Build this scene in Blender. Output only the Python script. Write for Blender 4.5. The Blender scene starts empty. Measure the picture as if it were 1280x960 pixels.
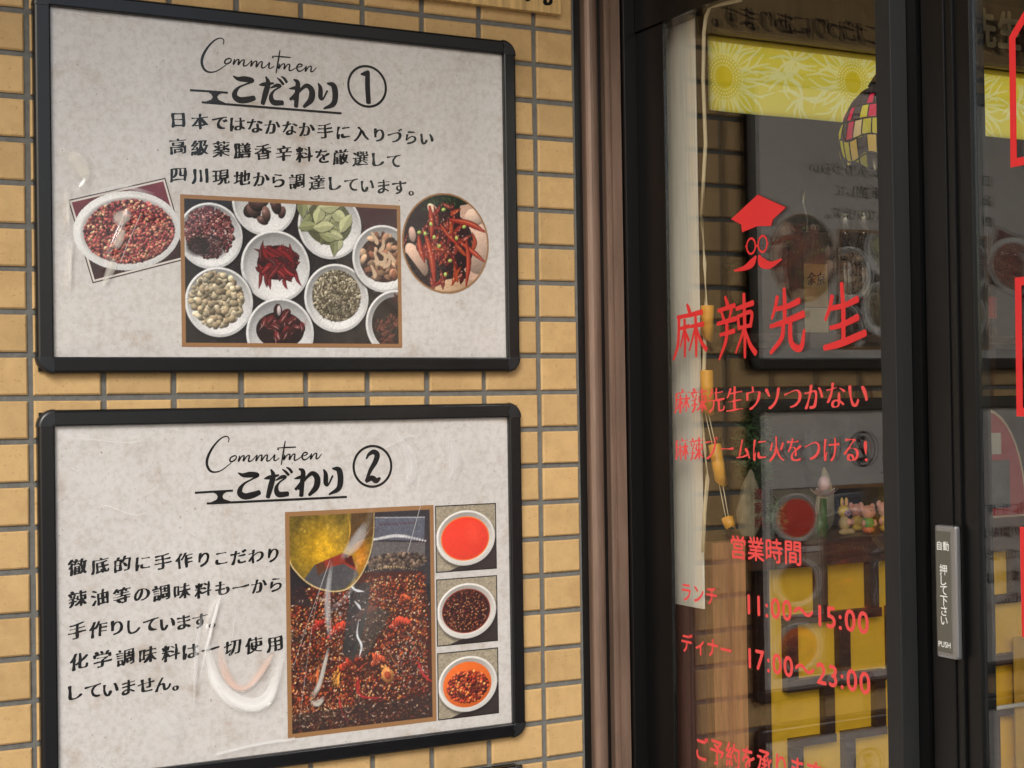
import bpy, bmesh, math, random
import numpy as np
from mathutils import Vector, Matrix

# ------------------------------------------------------------------ camera
# world: X along the tiled wall, Y into the wall, Z up (0 = eye level), metres
SC = bpy.context.scene
COL = SC.collection
cd = bpy.data.cameras.new('camera'); cam = bpy.data.objects.new('camera', cd); COL.objects.link(cam)
cd.sensor_width = 36; cd.lens = 53.40; cd.clip_start = .05; cd.clip_end = 500
R_ = Vector((0.88260948, -0.46985784, -0.01530068)); U_ = Vector((0.00724668, -0.01894519, 0.99979426))
F_ = Vector((0.47005105, 0.88253877, 0.0133163))
m4 = Matrix((R_, U_, -F_)).transposed().to_4x4(); m4.translation = (-0.46869, -2.54427, -0.02167)
cam.matrix_world = m4
SC.camera = cam
# ------------------------------------------------------------------ light
SUN_AZ, SUN_EL = math.radians(214), math.radians(33)     # compass-like: 0 = +Y, 90 = +X
sdir = Vector((math.sin(SUN_AZ)*math.cos(SUN_EL), math.cos(SUN_AZ)*math.cos(SUN_EL), math.sin(SUN_EL)))
wd = bpy.data.worlds.new('World'); SC.world = wd; wd.use_nodes = True
nt = wd.node_tree; nt.nodes.clear()
sky = nt.nodes.new('ShaderNodeTexSky'); sky.sky_type = 'NISHITA'; sky.sun_disc = False
sky.sun_elevation = SUN_EL; sky.sun_rotation = SUN_AZ; sky.air_density = 1.0; sky.dust_density = 2.5; sky.ozone_density = 1.0
bg = nt.nodes.new('ShaderNodeBackground'); bg.inputs[1].default_value = .12
wo = nt.nodes.new('ShaderNodeOutputWorld'); nt.links.new(sky.outputs[0], bg.inputs[0]); nt.links.new(bg.outputs[0], wo.inputs[0])
sl = bpy.data.lights.new('sun', 'SUN'); sl.energy = 1.5; sl.angle = math.radians(22); sl.color = (1, .995, .985)
so = bpy.data.objects.new('sun', sl); COL.objects.link(so); so.location = sdir*20
so.rotation_euler = sdir.to_track_quat('Z', 'Y').to_euler()
SC.view_settings.view_transform = 'Standard'; SC.view_settings.look = 'None'; SC.view_settings.gamma = 1
SC.view_settings.exposure = .42
SC.render.engine = 'CYCLES'; SC.cycles.transparent_max_bounces = 24; SC.cycles.max_bounces = 10
SC.cycles.use_denoising = True

# ------------------------------------------------------------------ helpers
def s2l(c):
    c = np.asarray(c, float); return np.where(c <= .04045, c/12.92, ((c+.055)/1.055)**2.4)
def S(*c):                      # colour written as 0..255 sRGB
    return tuple(float(v) for v in s2l(np.array(c)/255.))
MATS = {}
def mat(name, col=(.5,.5,.5), rough=.6, metal=0., var=.0, vscale=20., bump=0., bscale=60., objrand=0., spec=.5, trans=None, coat=0., stretch=None, col2=None):
    if name in MATS: return MATS[name]
    m = bpy.data.materials.new(name); m.use_nodes = True; t = m.node_tree; b = t.nodes['Principled BSDF']
    b.inputs['Roughness'].default_value = rough; b.inputs['Metallic'].default_value = metal
    b.inputs['Specular IOR Level'].default_value = spec; b.inputs['Coat Weight'].default_value = coat
    tc = t.nodes.new('ShaderNodeTexCoord'); mp = t.nodes.new('ShaderNodeMapping')
    gi = t.nodes.new('ShaderNodeObjectInfo')
    t.links.new(tc.outputs['Object'], mp.inputs[0])
    if objrand: 
        vm = t.nodes.new('ShaderNodeVectorMath'); vm.operation = 'SCALE'; vm.inputs[0].default_value = (31, 17, 23)
        t.links.new(gi.outputs['Random'], vm.inputs['Scale']); t.links.new(vm.outputs[0], mp.inputs['Location'])
    if stretch: mp.inputs['Scale'].default_value = stretch
    n = t.nodes.new('ShaderNodeTexNoise'); n.inputs['Scale'].default_value = vscale; n.inputs['Detail'].default_value = 6; n.inputs['Roughness'].default_value = .65
    t.links.new(mp.outputs[0], n.inputs[0])
    c2 = col2 if col2 else tuple(max(0, c*(1-var)) for c in col); c1 = col if col2 else tuple(min(1, c*(1+var*.6)) for c in col)
    rp = t.nodes.new('ShaderNodeValToRGB'); rp.color_ramp.elements[0].position = .33; rp.color_ramp.elements[1].position = .67
    rp.color_ramp.elements[0].color = (*c2, 1); rp.color_ramp.elements[1].color = (*c1, 1)
    t.links.new(n.outputs['Fac'], rp.inputs[0]); out = rp.outputs[0]
    if objrand:
        hs = t.nodes.new('ShaderNodeHueSaturation'); mr = t.nodes.new('ShaderNodeMapRange')
        mr.inputs[3].default_value = 1-objrand; mr.inputs[4].default_value = 1+objrand
        t.links.new(gi.outputs['Random'], mr.inputs[0]); t.links.new(mr.outputs[0], hs.inputs['Value']); t.links.new(out, hs.inputs['Color']); out = hs.outputs[0]
    t.links.new(out, b.inputs['Base Color'])
    if bump:
        n2 = t.nodes.new('ShaderNodeTexNoise'); n2.inputs['Scale'].default_value = bscale; n2.inputs['Detail'].default_value = 4
        t.links.new(mp.outputs[0], n2.inputs[0]); bp = t.nodes.new('ShaderNodeBump'); bp.inputs['Strength'].default_value = bump; bp.inputs['Distance'].default_value = .002
        t.links.new(n2.outputs['Fac'], bp.inputs['Height']); t.links.new(bp.outputs[0], b.inputs['Normal'])
    MATS[name] = m; return m
def glass_mat(name, tint=(.93,.95,.94), ior=1.52, rough=0., gain=1., haze=0., bump=0.):
    m = bpy.data.materials.new(name); m.use_nodes = True; t = m.node_tree; t.nodes.clear()
    ge = t.nodes.new('ShaderNodeNewGeometry'); mx = t.nodes.new('ShaderNodeMix'); mx.data_type = 'FLOAT'
    mx.inputs[2].default_value = ior; mx.inputs[3].default_value = 1/ior; t.links.new(ge.outputs['Backfacing'], mx.inputs[0])
    fr = t.nodes.new('ShaderNodeFresnel'); t.links.new(mx.outputs[0], fr.inputs[0])
    mu = t.nodes.new('ShaderNodeMath'); mu.operation = 'MULTIPLY'; mu.inputs[1].default_value = gain; mu.use_clamp = True; t.links.new(fr.outputs[0], mu.inputs[0])
    tr = t.nodes.new('ShaderNodeBsdfTransparent'); tr.inputs[0].default_value = (*tint, 1)
    gl = t.nodes.new('ShaderNodeBsdfGlossy'); gl.inputs['Roughness'].default_value = rough
    ms = t.nodes.new('ShaderNodeMixShader'); t.links.new(mu.outputs[0], ms.inputs[0]); t.links.new(tr.outputs[0], ms.inputs[1]); t.links.new(gl.outputs[0], ms.inputs[2])
    o = t.nodes.new('ShaderNodeOutputMaterial'); last = ms
    if haze:
        df = t.nodes.new('ShaderNodeBsdfDiffuse'); df.inputs[0].default_value = (.8,.8,.8,1)
        tc = t.nodes.new('ShaderNodeTexCoord'); n = t.nodes.new('ShaderNodeTexNoise'); n.inputs['Scale'].default_value = 5; n.inputs['Detail'].default_value = 5
        t.links.new(tc.outputs['Object'], n.inputs[0]); mr = t.nodes.new('ShaderNodeMapRange'); mr.inputs[1].default_value = .35; mr.inputs[2].default_value = .75; mr.inputs[4].default_value = haze*2
        t.links.new(n.outputs['Fac'], mr.inputs[0]); m2 = t.nodes.new('ShaderNodeMixShader'); t.links.new(mr.outputs[0], m2.inputs[0]); t.links.new(ms.outputs[0], m2.inputs[1]); t.links.new(df.outputs[0], m2.inputs[2]); last = m2
    t.links.new(last.outputs[0], o.inputs[0]); MATS[name] = m; return m
def attr_mat(name, rough=.55, translucent=0., spec=.3):
    m = bpy.data.materials.new(name); m.use_nodes = True; t = m.node_tree; b = t.nodes['Principled BSDF']; b.inputs['Roughness'].default_value = rough
    b.inputs['Specular IOR Level'].default_value = spec
    a = t.nodes.new('ShaderNodeAttribute'); a.attribute_name = 'ink'; t.links.new(a.outputs['Color'], b.inputs['Base Color'])
    if translucent:
        tl = t.nodes.new('ShaderNodeBsdfTranslucent'); t.links.new(a.outputs['Color'], tl.inputs[0]); ms = t.nodes.new('ShaderNodeMixShader'); ms.inputs[0].default_value = translucent
        t.links.new(b.outputs[0], ms.inputs[1]); t.links.new(tl.outputs[0], ms.inputs[2]); t.links.new(ms.outputs[0], t.nodes['Material Output'].inputs[0])
    MATS[name] = m; return m

def tag(o, label=None, cat=None, group=None, kind=None):
    if label: o['label'] = label
    if cat: o['category'] = cat
    if group: o['group'] = group
    if kind: o['kind'] = kind
    return o
def empty(name, loc=(0,0,0), label=None, cat=None, group=None):
    o = bpy.data.objects.new(name, None); COL.objects.link(o); o.location = loc; o.empty_display_size = .05
    return tag(o, label, cat, group)
def link(name, me, m, parent=None, smooth=False):
    if m is not None and not me.materials: me.materials.append(m)
    o = bpy.data.objects.new(name, me); COL.objects.link(o)
    if parent is not None:
        o.parent = parent
        wl = Vector((0,0,0)); p = parent
        while p is not None: wl += p.location; p = p.parent
        o.location = -wl            # geometry is written in world coordinates
    if smooth:
        for p in me.polygons: p.use_smooth = True
    return o
def from_bm(name, bm, m, parent=None, smooth=False):
    me = bpy.data.meshes.new(name); bm.normal_update(); bm.to_mesh(me); bm.free(); return link(name, me, m, parent, smooth)
def pyd(name, v, f, m, parent=None, smooth=False):
    me = bpy.data.meshes.new(name); me.from_pydata([tuple(p) for p in v], [], f); me.validate(); me.update(); return link(name, me, m, parent, smooth)
def add_box(bm, a, b, bev=0.):
    a, b = [min(x,y) for x,y in zip(a,b)], [max(x,y) for x,y in zip(a,b)]
    r = bmesh.ops.create_cube(bm, size=1.)
    for v in r['verts']:
        v.co = Vector([(a[i]+b[i])/2 + v.co[i]*(b[i]-a[i]) for i in range(3)])
    if bev:
        es = list({e for v in r['verts'] for e in v.link_edges}); bmesh.ops.bevel(bm, geom=es, offset=bev, segments=2, affect='EDGES', profile=.6)
def box(name, a, b, m, parent=None, bev=0.):
    bm = bmesh.new(); add_box(bm, a, b, bev); return from_bm(name, bm, m, parent)
def tube_bm(bm, pts, rad, n=8, cap=True):
    pts = [Vector(p) for p in pts]; rad = rad if hasattr(rad, '__len__') else [rad]*len(pts); rings = []
    up = Vector((0,0,1))
    for i, p in enumerate(pts):
        d = (pts[min(i+1,len(pts)-1)]-pts[max(i-1,0)]).normalized()
        a = d.cross(up); a = a.normalized() if a.length > 1e-3 else Vector((1,0,0)); b = a.cross(d)
        rings.append([bm.verts.new(p+(a*math.cos(2*math.pi*k/n)+b*math.sin(2*math.pi*k/n))*rad[i]) for k in range(n)])
    for i in range(len(rings)-1):
        for k in range(n): bm.faces.new((rings[i][k], rings[i][(k+1)%n], rings[i+1][(k+1)%n], rings[i+1][k]))
    if cap: bm.faces.new(rings[0]); bm.faces.new(rings[-1][::-1])
def tube(name, pts, rad, m, parent=None, n=8):
    bm = bmesh.new(); tube_bm(bm, pts, rad, n); bmesh.ops.recalc_face_normals(bm, faces=bm.faces); return from_bm(name, bm, m, parent, True)
def lathe(name, c, prof, m, parent=None, n=24, sx=1., sy=1.):
    v = []; f = []
    for r, z in prof:
        for k in range(n): v.append((c[0]+sx*r*math.cos(2*math.pi*k/n), c[1]+sy*r*math.sin(2*math.pi*k/n), c[2]+z))
    for i in range(len(prof)-1):
        for k in range(n): f.append((i*n+k, i*n+(k+1)%n, (i+1)*n+(k+1)%n, (i+1)*n+k))
    return pyd(name, v, f, m, parent, True)
def ball(name, c, r, m, parent=None, noise=0., seg=16, seed=0):
    bm = bmesh.new(); bmesh.ops.create_uvsphere(bm, u_segments=seg, v_segments=seg*2//3, radius=1.); rnd = random.Random(seed)
    for v in bm.verts:
        k = 1 + noise*(math.sin(v.co.x*5+seed)*math.cos(v.co.z*4+seed*2)+math.sin(v.co.y*6+v.co.z*7))*.5
        v.co = Vector([c[i]+v.co[i]*r[i]*k for i in range(3)])
    return from_bm(name, bm, m, parent, True)
def crom(pts, n=6):
    P = [np.array(p, float) for p in pts]; P = [2*P[0]-P[1]]+P+[2*P[-1]-P[-2]]; out = []
    for i in range(1, len(P)-2):
        for k in range(n):
            t = k/n; out.append(.5*((2*P[i])+(P[i+1]-P[i-1])*t+(2*P[i-1]-5*P[i]+4*P[i+1]-P[i+2])*t*t+(3*P[i]-P[i-1]-3*P[i+1]+P[i+2])*t**3))
    out.append(P[-2]); return np.array(out)
# planes for flat print: (u, v, lift) -> world
def on_wall(x0, z0, y0):
    return lambda u, v, l=0.: (x0+u, y0-l, z0+v)
def on_glass(x):                # u = distance out from the wall corner
    return lambda u, v, l=0.: (x-l, -u, v)

# ------------------------------------------------------------------ lettering
_font = {}
def load_glyphs(chars):
    obs = []
    for ch in sorted(set(chars)):
        if ch in _font or ch in ' \u3000': continue
        c = bpy.data.curves.new('g', 'FONT'); c.body = ch; c.size = 1; c.resolution_u = 3
        o = bpy.data.objects.new('g', c); COL.objects.link(o); obs.append((ch, o))
    dg = bpy.context.evaluated_depsgraph_get(); dg.update()
    for ch, o in obs:
        e = o.evaluated_get(dg); me = e.to_mesh()
        V = np.array([v.co[:2] for v in me.vertices]).reshape(-1, 2); D = {}
        for p in me.polygons:
            vs = list(p.vertices)
            if p.normal.z < 0: vs = vs[::-1]
            for a, b in zip(vs, vs[1:]+vs[:1]): D[(a, b)] = 1
        # merge coincident verts
        nx = {}
        for (a, b) in D:
            if (b, a) not in D: nx.setdefault(a, []).append(b)
        loops = []
        while nx:
            a = next(iter(nx)); L = [a]
            while True:
                if a not in nx: break
                b = nx[a].pop()
                if not nx[a]: del nx[a]
                if b == L[0]: break
                L.append(b); a = b
            if len(L) > 2: loops.append(V[L])
        e.to_mesh_clear(); _font[ch] = loops
    for ch, o in obs:
        c = o.data; bpy.data.objects.remove(o); bpy.data.curves.remove(c)
def resample(L, ds):
    P = np.vstack([L, L[:1]]); d = np.r_[0, np.cumsum(np.hypot(*np.diff(P, axis=0).T))]; n = max(6, int(d[-1]/ds))
    t = np.linspace(0, d[-1], n, endpoint=False); return np.c_[np.interp(t, d, P[:,0]), np.interp(t, d, P[:,1])]
def styled(ch, weight=0., contrast=0., smooth=2, shear=0., wob=0., seed=0):
    out = []
    for L in _font[ch]:
        P = resample(L, .022)
        for _ in range(smooth): P = P*.5+(np.roll(P,1,0)+np.roll(P,-1,0))*.25
        T = np.roll(P,-1,0)-np.roll(P,1,0); T /= np.maximum(np.hypot(T[:,0],T[:,1]),1e-9)[:,None]
        N = np.c_[T[:,1], -T[:,0]]
        ph = seed*1.7
        w = weight + contrast*(np.abs(N[:,0])-.45) + wob*(np.sin(P[:,0]*9+ph)+np.sin(P[:,1]*11+ph*2)+np.sin(P[:,0]*5-P[:,1]*7))*.5
        P = P+N*w[:,None]
        x = P[:,0]+wob*.8*np.sin(P[:,1]*6+ph); y = P[:,1]+shear*(P[:,0]-.45)+wob*.8*np.sin(P[:,0]*6+ph)
        out.append(np.c_[x, y])
    return out
TEXT_JOBS = []
def text_line(name, text, u0, u1, vmid, h, plane, m, parent, vend=None, narrow=None, kana=.84, lift=.0004, vertical=False, flip=1., **st):
    TEXT_JOBS.append(dict(name=name, text=text, u0=u0, u1=u1, v=vmid, ve=vmid if vend is None else vend, h=h, plane=plane, m=m, parent=parent, kana=kana, lift=lift, st=st, vertical=vertical, wide=narrow or 1.25))
def is_kana(c): return 0x3040 <= ord(c) <= 0x30ff
def flush_text():
    load_glyphs(''.join(j['text'] for j in TEXT_JOBS)+'\u56fd')
    ref = np.vstack(_font['\u56fd']); em = (ref[:,1].max()-ref[:,1].min())/.90; cy = (ref[:,1].max()+ref[:,1].min())/2
    for J in TEXT_JOBS:
        cw = []
        for c in J['text']:
            if c in ' \u3000': cw.append(.6 if c == ' ' else 1.); continue
            x = np.vstack(_font[c])[:,0]
            if c in '0123456789:!PUSH' : cw.append(max(.40, (x.max()-x.min())/em)+.10 if c != ':' else .30)
            elif c in '\u3002': cw.append(.6)
            elif is_kana(c): cw.append(J['kana'])
            else: cw.append(1.)
        tot = sum(cw); V = []; F = []; cur = 0
        for i, (c, w) in enumerate(zip(J['text'], cw)):
            mid = (cur+w/2)/tot; cur += w
            if c in ' \u3000': continue
            Ls = styled(c, seed=i+len(J['text']), **J['st']); x = np.vstack(_font[c])[:,0]
            cx = (x.max()+x.min())/2
            if c in '\u3002': cx += .12*em
            Q = []
            for L in Ls:
                if J['vertical']:
                    q = np.c_[J['v']+(L[:,0]-cx)*J['h']/em, J['u0']+(J['u1']-J['u0'])*mid+(L[:,1]-cy)*J['h']/em]
                else:
                    sx = (J['u1']-J['u0'])/tot/em * (.96)
                    q = np.c_[J['u0']+(J['u1']-J['u0'])*mid+(L[:,0]-cx)*min(sx, J['h']/em*J.get('wide', 1.25)), J['v']+(J['ve']-J['v'])*mid+(L[:,1]-cy)*J['h']/em]
                Q.append(q*100)
            fill_loops(Q, J, V, F)
        pyd(J['name'], V, F, J['m'], J['parent'])
def fill_loops(Q, J, V, F):
    from mathutils.geometry import delaunay_2d_cdt
    pts = []; ed = []
    for q in Q:
        b = len(pts); n = len(q); pts += [Vector(p) for p in q]; ed += [(b+k, b+(k+1) % n) for k in range(n)]
    vo, _, fo, _, _, _ = delaunay_2d_cdt(pts, ed, [], 0, 1e-6)
    vo = np.array([v[:] for v in vo]); T = np.array(fo); c = vo[T].mean(1); wn = np.zeros(len(c))
    for q in Q:
        a = q; b = np.roll(q, -1, 0); d = b-a
        up = (a[None,:,1] <= c[:,None,1]) & (b[None,:,1] > c[:,None,1]); dn = (a[None,:,1] > c[:,None,1]) & (b[None,:,1] <= c[:,None,1])
        side = d[None,:,0]*(c[:,None,1]-a[None,:,1])-(c[:,None,0]-a[None,:,0])*d[None,:,1]
        wn += (up & (side > 0)).sum(1)-(dn & (side < 0)).sum(1)
    b0 = len(V); V += [J['plane'](p[0]/100, p[1]/100, J['lift']) for p in vo]
    F += [tuple(int(k)+b0 for k in t) for t in T[wn > .5]]
def ribbon_geo(strokes, plane, lift, V, F, xf=lambda p: p, wscale=1., sub=6):
    # brush strokes: lists of (x, y, width); each laid a hair above the last
    for s in strokes:
        P = crom([(x, y, w) for x, y, w in s], sub); C = np.array([xf((p[0], p[1])) for p in P]); Wd = np.maximum(P[:,2], .4)*wscale/2
        T = np.gradient(C, axis=0); T /= np.maximum(np.hypot(T[:,0], T[:,1]), 1e-9)[:,None]; N = np.c_[-T[:,1], T[:,0]]
        # rounded ends
        def capd(i, sg):
            return [(C[i]+T[i]*sg*Wd[i]*.55*math.cos(a)*1.0, N[i]*Wd[i]*math.sin(a)) for a in (1.2, .75, .3)]
        L = []; R = []
        for c, off in capd(0, -1)[::-1]: L.append(c+off); R.append(c-off)
        for i in range(len(C)): L.append(C[i]+N[i]*Wd[i]); R.append(C[i]-N[i]*Wd[i])
        for c, off in capd(-1, 1): L.append(c+off); R.append(c-off)
        b = len(V)
        for a, c in zip(L, R): V.append(plane(a[0], a[1], lift)); V.append(plane(c[0], c[1], lift))
        for i in range(len(L)-1): F.append((b+2*i, b+2*i+1, b+2*i+3, b+2*i+2))
        lift += .00004
    return lift
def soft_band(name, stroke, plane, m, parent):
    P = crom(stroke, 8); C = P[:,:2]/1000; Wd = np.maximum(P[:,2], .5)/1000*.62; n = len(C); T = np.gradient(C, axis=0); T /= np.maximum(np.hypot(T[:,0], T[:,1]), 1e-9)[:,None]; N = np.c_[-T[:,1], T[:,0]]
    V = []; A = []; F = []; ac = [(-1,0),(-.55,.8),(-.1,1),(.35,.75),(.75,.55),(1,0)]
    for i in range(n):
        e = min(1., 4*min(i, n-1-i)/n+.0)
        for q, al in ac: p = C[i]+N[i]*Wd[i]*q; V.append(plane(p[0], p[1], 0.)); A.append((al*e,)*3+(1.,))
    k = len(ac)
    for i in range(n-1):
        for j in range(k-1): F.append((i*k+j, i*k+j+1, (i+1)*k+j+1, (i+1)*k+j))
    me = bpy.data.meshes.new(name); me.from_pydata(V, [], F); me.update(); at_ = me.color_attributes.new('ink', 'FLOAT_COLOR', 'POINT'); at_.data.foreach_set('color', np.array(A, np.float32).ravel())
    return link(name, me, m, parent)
def ring_geo(cu, cv, r, w, plane, lift, V, F, n=64, ry=None):
    b = len(V); ry = ry or r
    for k in range(n):
        a = 2*math.pi*k/n
        for q in (-w/2, w/2): V.append(plane(cu+(r+q)*math.cos(a), cv+(ry+q)*math.sin(a), lift))
    for k in range(n): F.append((b+2*k, b+2*k+1, b+2*((k+1)%n)+1, b+2*((k+1)%n)))

# ------------------------------------------------------------------ painted prints (flat photographs on the posters)
def vnoise(h, w, cell, rng):
    gh, gw = int(h/cell)+3, int(w/cell)+3; g = rng.random((gh, gw)); y = np.arange(h)/cell; x = np.arange(w)/cell
    yi = y.astype(int); xi = x.astype(int); fy = (y-yi)[:,None]; fx = (x-xi)[None]; fy = fy*fy*(3-2*fy); fx = fx*fx*(3-2*fx)
    return (g[yi][:,xi]*(1-fy)*(1-fx)+g[yi+1][:,xi]*fy*(1-fx)+g[yi][:,xi+1]*(1-fy)*fx+g[yi+1][:,xi+1]*fy*fx)
class Cv:
    def __init__(s, w, h, col, res=2, seed=1):
        s.w, s.h, s.res = w, h, res; s.a = np.empty((int(h*res), int(w*res), 3)); s.a[:] = col; s.rng = np.random.default_rng(seed); s.clip = None
    def win(s, cx, cy, r):
        x0, x1 = int(max(0, (cx-r)*s.res)), int(min(s.a.shape[1], (cx+r)*s.res+2)); y0, y1 = int(max(0, (cy-r)*s.res)), int(min(s.a.shape[0], (cy+r)*s.res+2))
        if x1 <= x0 or y1 <= y0: return None
        X, Y = np.meshgrid((np.arange(x0, x1)+.5)/s.res-cx, (np.arange(y0, y1)+.5)/s.res-cy); return slice(y0, y1), slice(x0, x1), X, Y
    def ell(s, cx, cy, rx, ry=None, ang=0., col=(1,1,1), sh=.25, hi=0., alpha=1., soft=1., light=(-.4, .75)):
        ry = ry or rx; q = s.win(cx, cy, max(rx, ry)+1)
        if q is None: return
        sy, sx, X, Y = q; c, d = math.cos(ang), math.sin(ang); x = (X*c+Y*d)/rx; y = (-X*d+Y*c)/ry; r = np.sqrt(x*x+y*y)
        m = np.clip((1-r)*min(rx, ry)*s.res/soft+.5, 0, 1)*alpha
        if s.clip is not None: m = m*s.clip[sy, sx]
        M = max(rx, ry); k = 1+sh*(X/M*light[0]+Y/M*light[1])*1.3-sh*.35*r*r
        C = np.array(col)[None,None]*k[...,None]
        if hi: C = C+hi*np.exp(-(((X/M+.3)**2+(Y/M-.35)**2)/.05))[...,None]
        s.a[sy, sx] = s.a[sy, sx]*(1-m[...,None])+np.clip(C, 0, 1)*m[...,None]
    def stroke(s, pts, w, col, hi=None, n=10):
        P = crom(pts, n); w = np.interp(np.linspace(0, 1, len(P)), np.linspace(0, 1, len(w)), w)
        for p, r in zip(P, w): s.ell(p[0], p[1], max(r, .3), col=col, sh=0)
        if hi is not None:
            for p, r in zip(P[2:-2], w[2:-2]): s.ell(p[0]-r*.25, p[1]+r*.35, max(r*.35, .25), col=hi, sh=0, alpha=.7)
    def poly(s, pts, col, alpha=1.):
        pts = np.array(pts, float); H, W = s.a.shape[:2]; X, Y = np.meshgrid((np.arange(W)+.5)/s.res, (np.arange(H)+.5)/s.res); ins = np.zeros((H, W), bool)
        for (x0, y0), (x1, y1) in zip(pts, np.roll(pts, -1, 0)):
            c = (y0 > Y) != (y1 > Y); ins ^= c & (X < (x1-x0)*(Y-y0)/((y1-y0) or 1e-9)+x0)
        m = ins*alpha
        if s.clip is not None: m = m*s.clip
        s.a = s.a*(1-m[...,None])+np.array(col)*m[...,None]
    def clipell(s, cx, cy, rx, ry=None, ang=0.):
        ry = ry or rx; H, W = s.a.shape[:2]; X, Y = np.meshgrid((np.arange(W)+.5)/s.res-cx, (np.arange(H)+.5)/s.res-cy); c, d = math.cos(ang), math.sin(ang)
        s.clip = np.clip((1-np.hypot((X*c+Y*d)/rx, (-X*d+Y*c)/ry))*min(rx, ry)*s.res+.5, 0, 1)
    def grain(s, amt, cell=2):
        H, W = s.a.shape[:2]; s.a = np.clip(s.a*(1+amt*(vnoise(H, W, cell, s.rng)-.5)[...,None]*2), 0, 1)
    def scatter(s, n, cx, cy, r, size, cols, asp=1., sh=.45, hi=.0, ry=None, order=True):
        g = s.rng; ry = ry or r; a = g.random(n)*6.283; q = np.sqrt(g.random(n)); px = cx+np.cos(a)*q*r; py = cy+np.sin(a)*q*ry
        for x, y in zip(px, py):
            c = np.array(cols[g.integers(len(cols))])*(.75+.5*g.random()); z = size*(.75+.5*g.random())
            s.ell(x, y, z, z/asp*(.85+.3*g.random()), g.random()*3.14, c, sh, hi*g.random())
    def border(s, w, col):
        k = int(w*s.res); s.a[:k] = col; s.a[-k:] = col; s.a[:, :k] = col; s.a[:, -k:] = col
    def mesh(s, name, place, m, parent, keep=None, cell=1):
        # place(u, v) -> world; one coloured vertex per millimetre
        f = int(s.res*cell); H, W = s.a.shape[0]//f, s.a.shape[1]//f
        A = s.a[:H*f, :W*f].reshape(H, f, W, f, 3).mean((1, 3)); g = (np.arange(W)+.5)*cell, (np.arange(H)+.5)*cell
        gx = g[0].copy(); gy = g[1].copy(); gx[0] = 0; gx[-1] = s.w; gy[0] = 0; gy[-1] = s.h
        X, Y = np.meshgrid(gx, gy); co = np.array(place(X.ravel(), Y.ravel())).T
        I = np.arange(W*H).reshape(H, W); F = np.c_[I[:-1,:-1].ravel(), I[:-1,1:].ravel(), I[1:,1:].ravel(), I[1:,:-1].ravel()]
        if keep is not None:
            k = keep(X, Y); fk = (k[:-1,:-1] & k[:-1,1:] & k[1:,1:] & k[1:,:-1]).ravel(); F = F[fk]
        used = np.unique(F); rm = np.full(W*H, -1); rm[used] = np.arange(len(used)); F = rm[F]; co = co[used]; A = A.reshape(-1, 3)[used]
        me = bpy.data.meshes.new(name); me.vertices.add(len(co)); me.vertices.foreach_set('co', co.ravel().astype(np.float32))
        me.loops.add(F.size); me.loops.foreach_set('vertex_index', F.ravel().astype(np.int32)); me.polygons.add(len(F))
        me.polygons.foreach_set('loop_start', np.arange(0, F.size, 4, dtype=np.int32)); me.polygons.foreach_set('loop_total', np.full(len(F), 4, dtype=np.int32)); me.update(calc_edges=True)
        at = me.color_attributes.new('ink', 'FLOAT_COLOR', 'POINT'); at.data.foreach_set('color', np.c_[s2l(A), np.ones(len(A))].ravel().astype(np.float32))
        return link(name, me, m, parent)

# ------------------------------------------------------------------ materials
M_tile = mat('glazed_tile', S(192,159,109), .6, var=.07, vscale=45, bump=.12, bscale=160, objrand=.09, spec=.35)
M_mortar = mat('mortar', S(104,104,100), .95, var=.22, vscale=60, bump=.5, bscale=250)
M_frame = mat('black_frame', S(15,15,17), .27, var=.15, vscale=40, bump=.03, bscale=300)
M_cap = mat('black_cap', S(30,31,34), .36, var=.2, vscale=60)
M_paper = mat('poster_paper', S(203,197,190), .6, spec=.3)
M_ink = mat('black_ink', S(14,12,12), .6, spec=.2)
M_print = attr_mat('photo_print', .55)
M_film = glass_mat('clear_film', (.985,.985,.985), 1.46, .10, 1.3, .008)
M_glass = glass_mat('window_glass', (.97,.97,.95), 1.52, 0., 1.6)
M_brown = mat('brown_metal', S(124,101,87), .42, metal=.35, var=.25, vscale=9, stretch=(6,6,.6), bump=.05, bscale=60)
M_black = mat('black_aluminium', S(13,13,14), .34, metal=.2, var=.2, vscale=14, stretch=(8,8,.5))
M_grey = mat('dark_aluminium', S(40,41,42), .45, metal=.3, var=.12, vscale=14, stretch=(8,8,.5))
M_red = mat('red_vinyl', S(216,44,46), .45, var=.04)
M_redpale = mat('pale_red_vinyl', S(232,78,76), .45, var=.04)
M_wood = mat('dark_wood', S(62,38,30), .45, var=.45, vscale=8, stretch=(1,1,9))
M_woodh = mat('dark_wood_rail', S(72,46,36), .42, var=.45, vscale=8, stretch=(1,9,9))
M_oak = mat('orange_wood', S(216,150,104), .5, var=.3, vscale=7, stretch=(14,14,1))
M_amber = mat('amber_panel', S(250,196,44), .5, var=.14, vscale=6)
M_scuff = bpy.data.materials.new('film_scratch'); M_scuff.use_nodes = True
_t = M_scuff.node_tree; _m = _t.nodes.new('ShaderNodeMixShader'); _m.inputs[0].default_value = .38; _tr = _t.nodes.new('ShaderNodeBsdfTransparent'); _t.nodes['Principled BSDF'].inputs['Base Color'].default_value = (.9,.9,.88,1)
_t.links.new(_tr.outputs[0], _m.inputs[1]); _t.links.new(_t.nodes['Principled BSDF'].outputs[0], _m.inputs[2]); _t.links.new(_m.outputs[0], _t.nodes['Material Output'].inputs[0])
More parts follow.
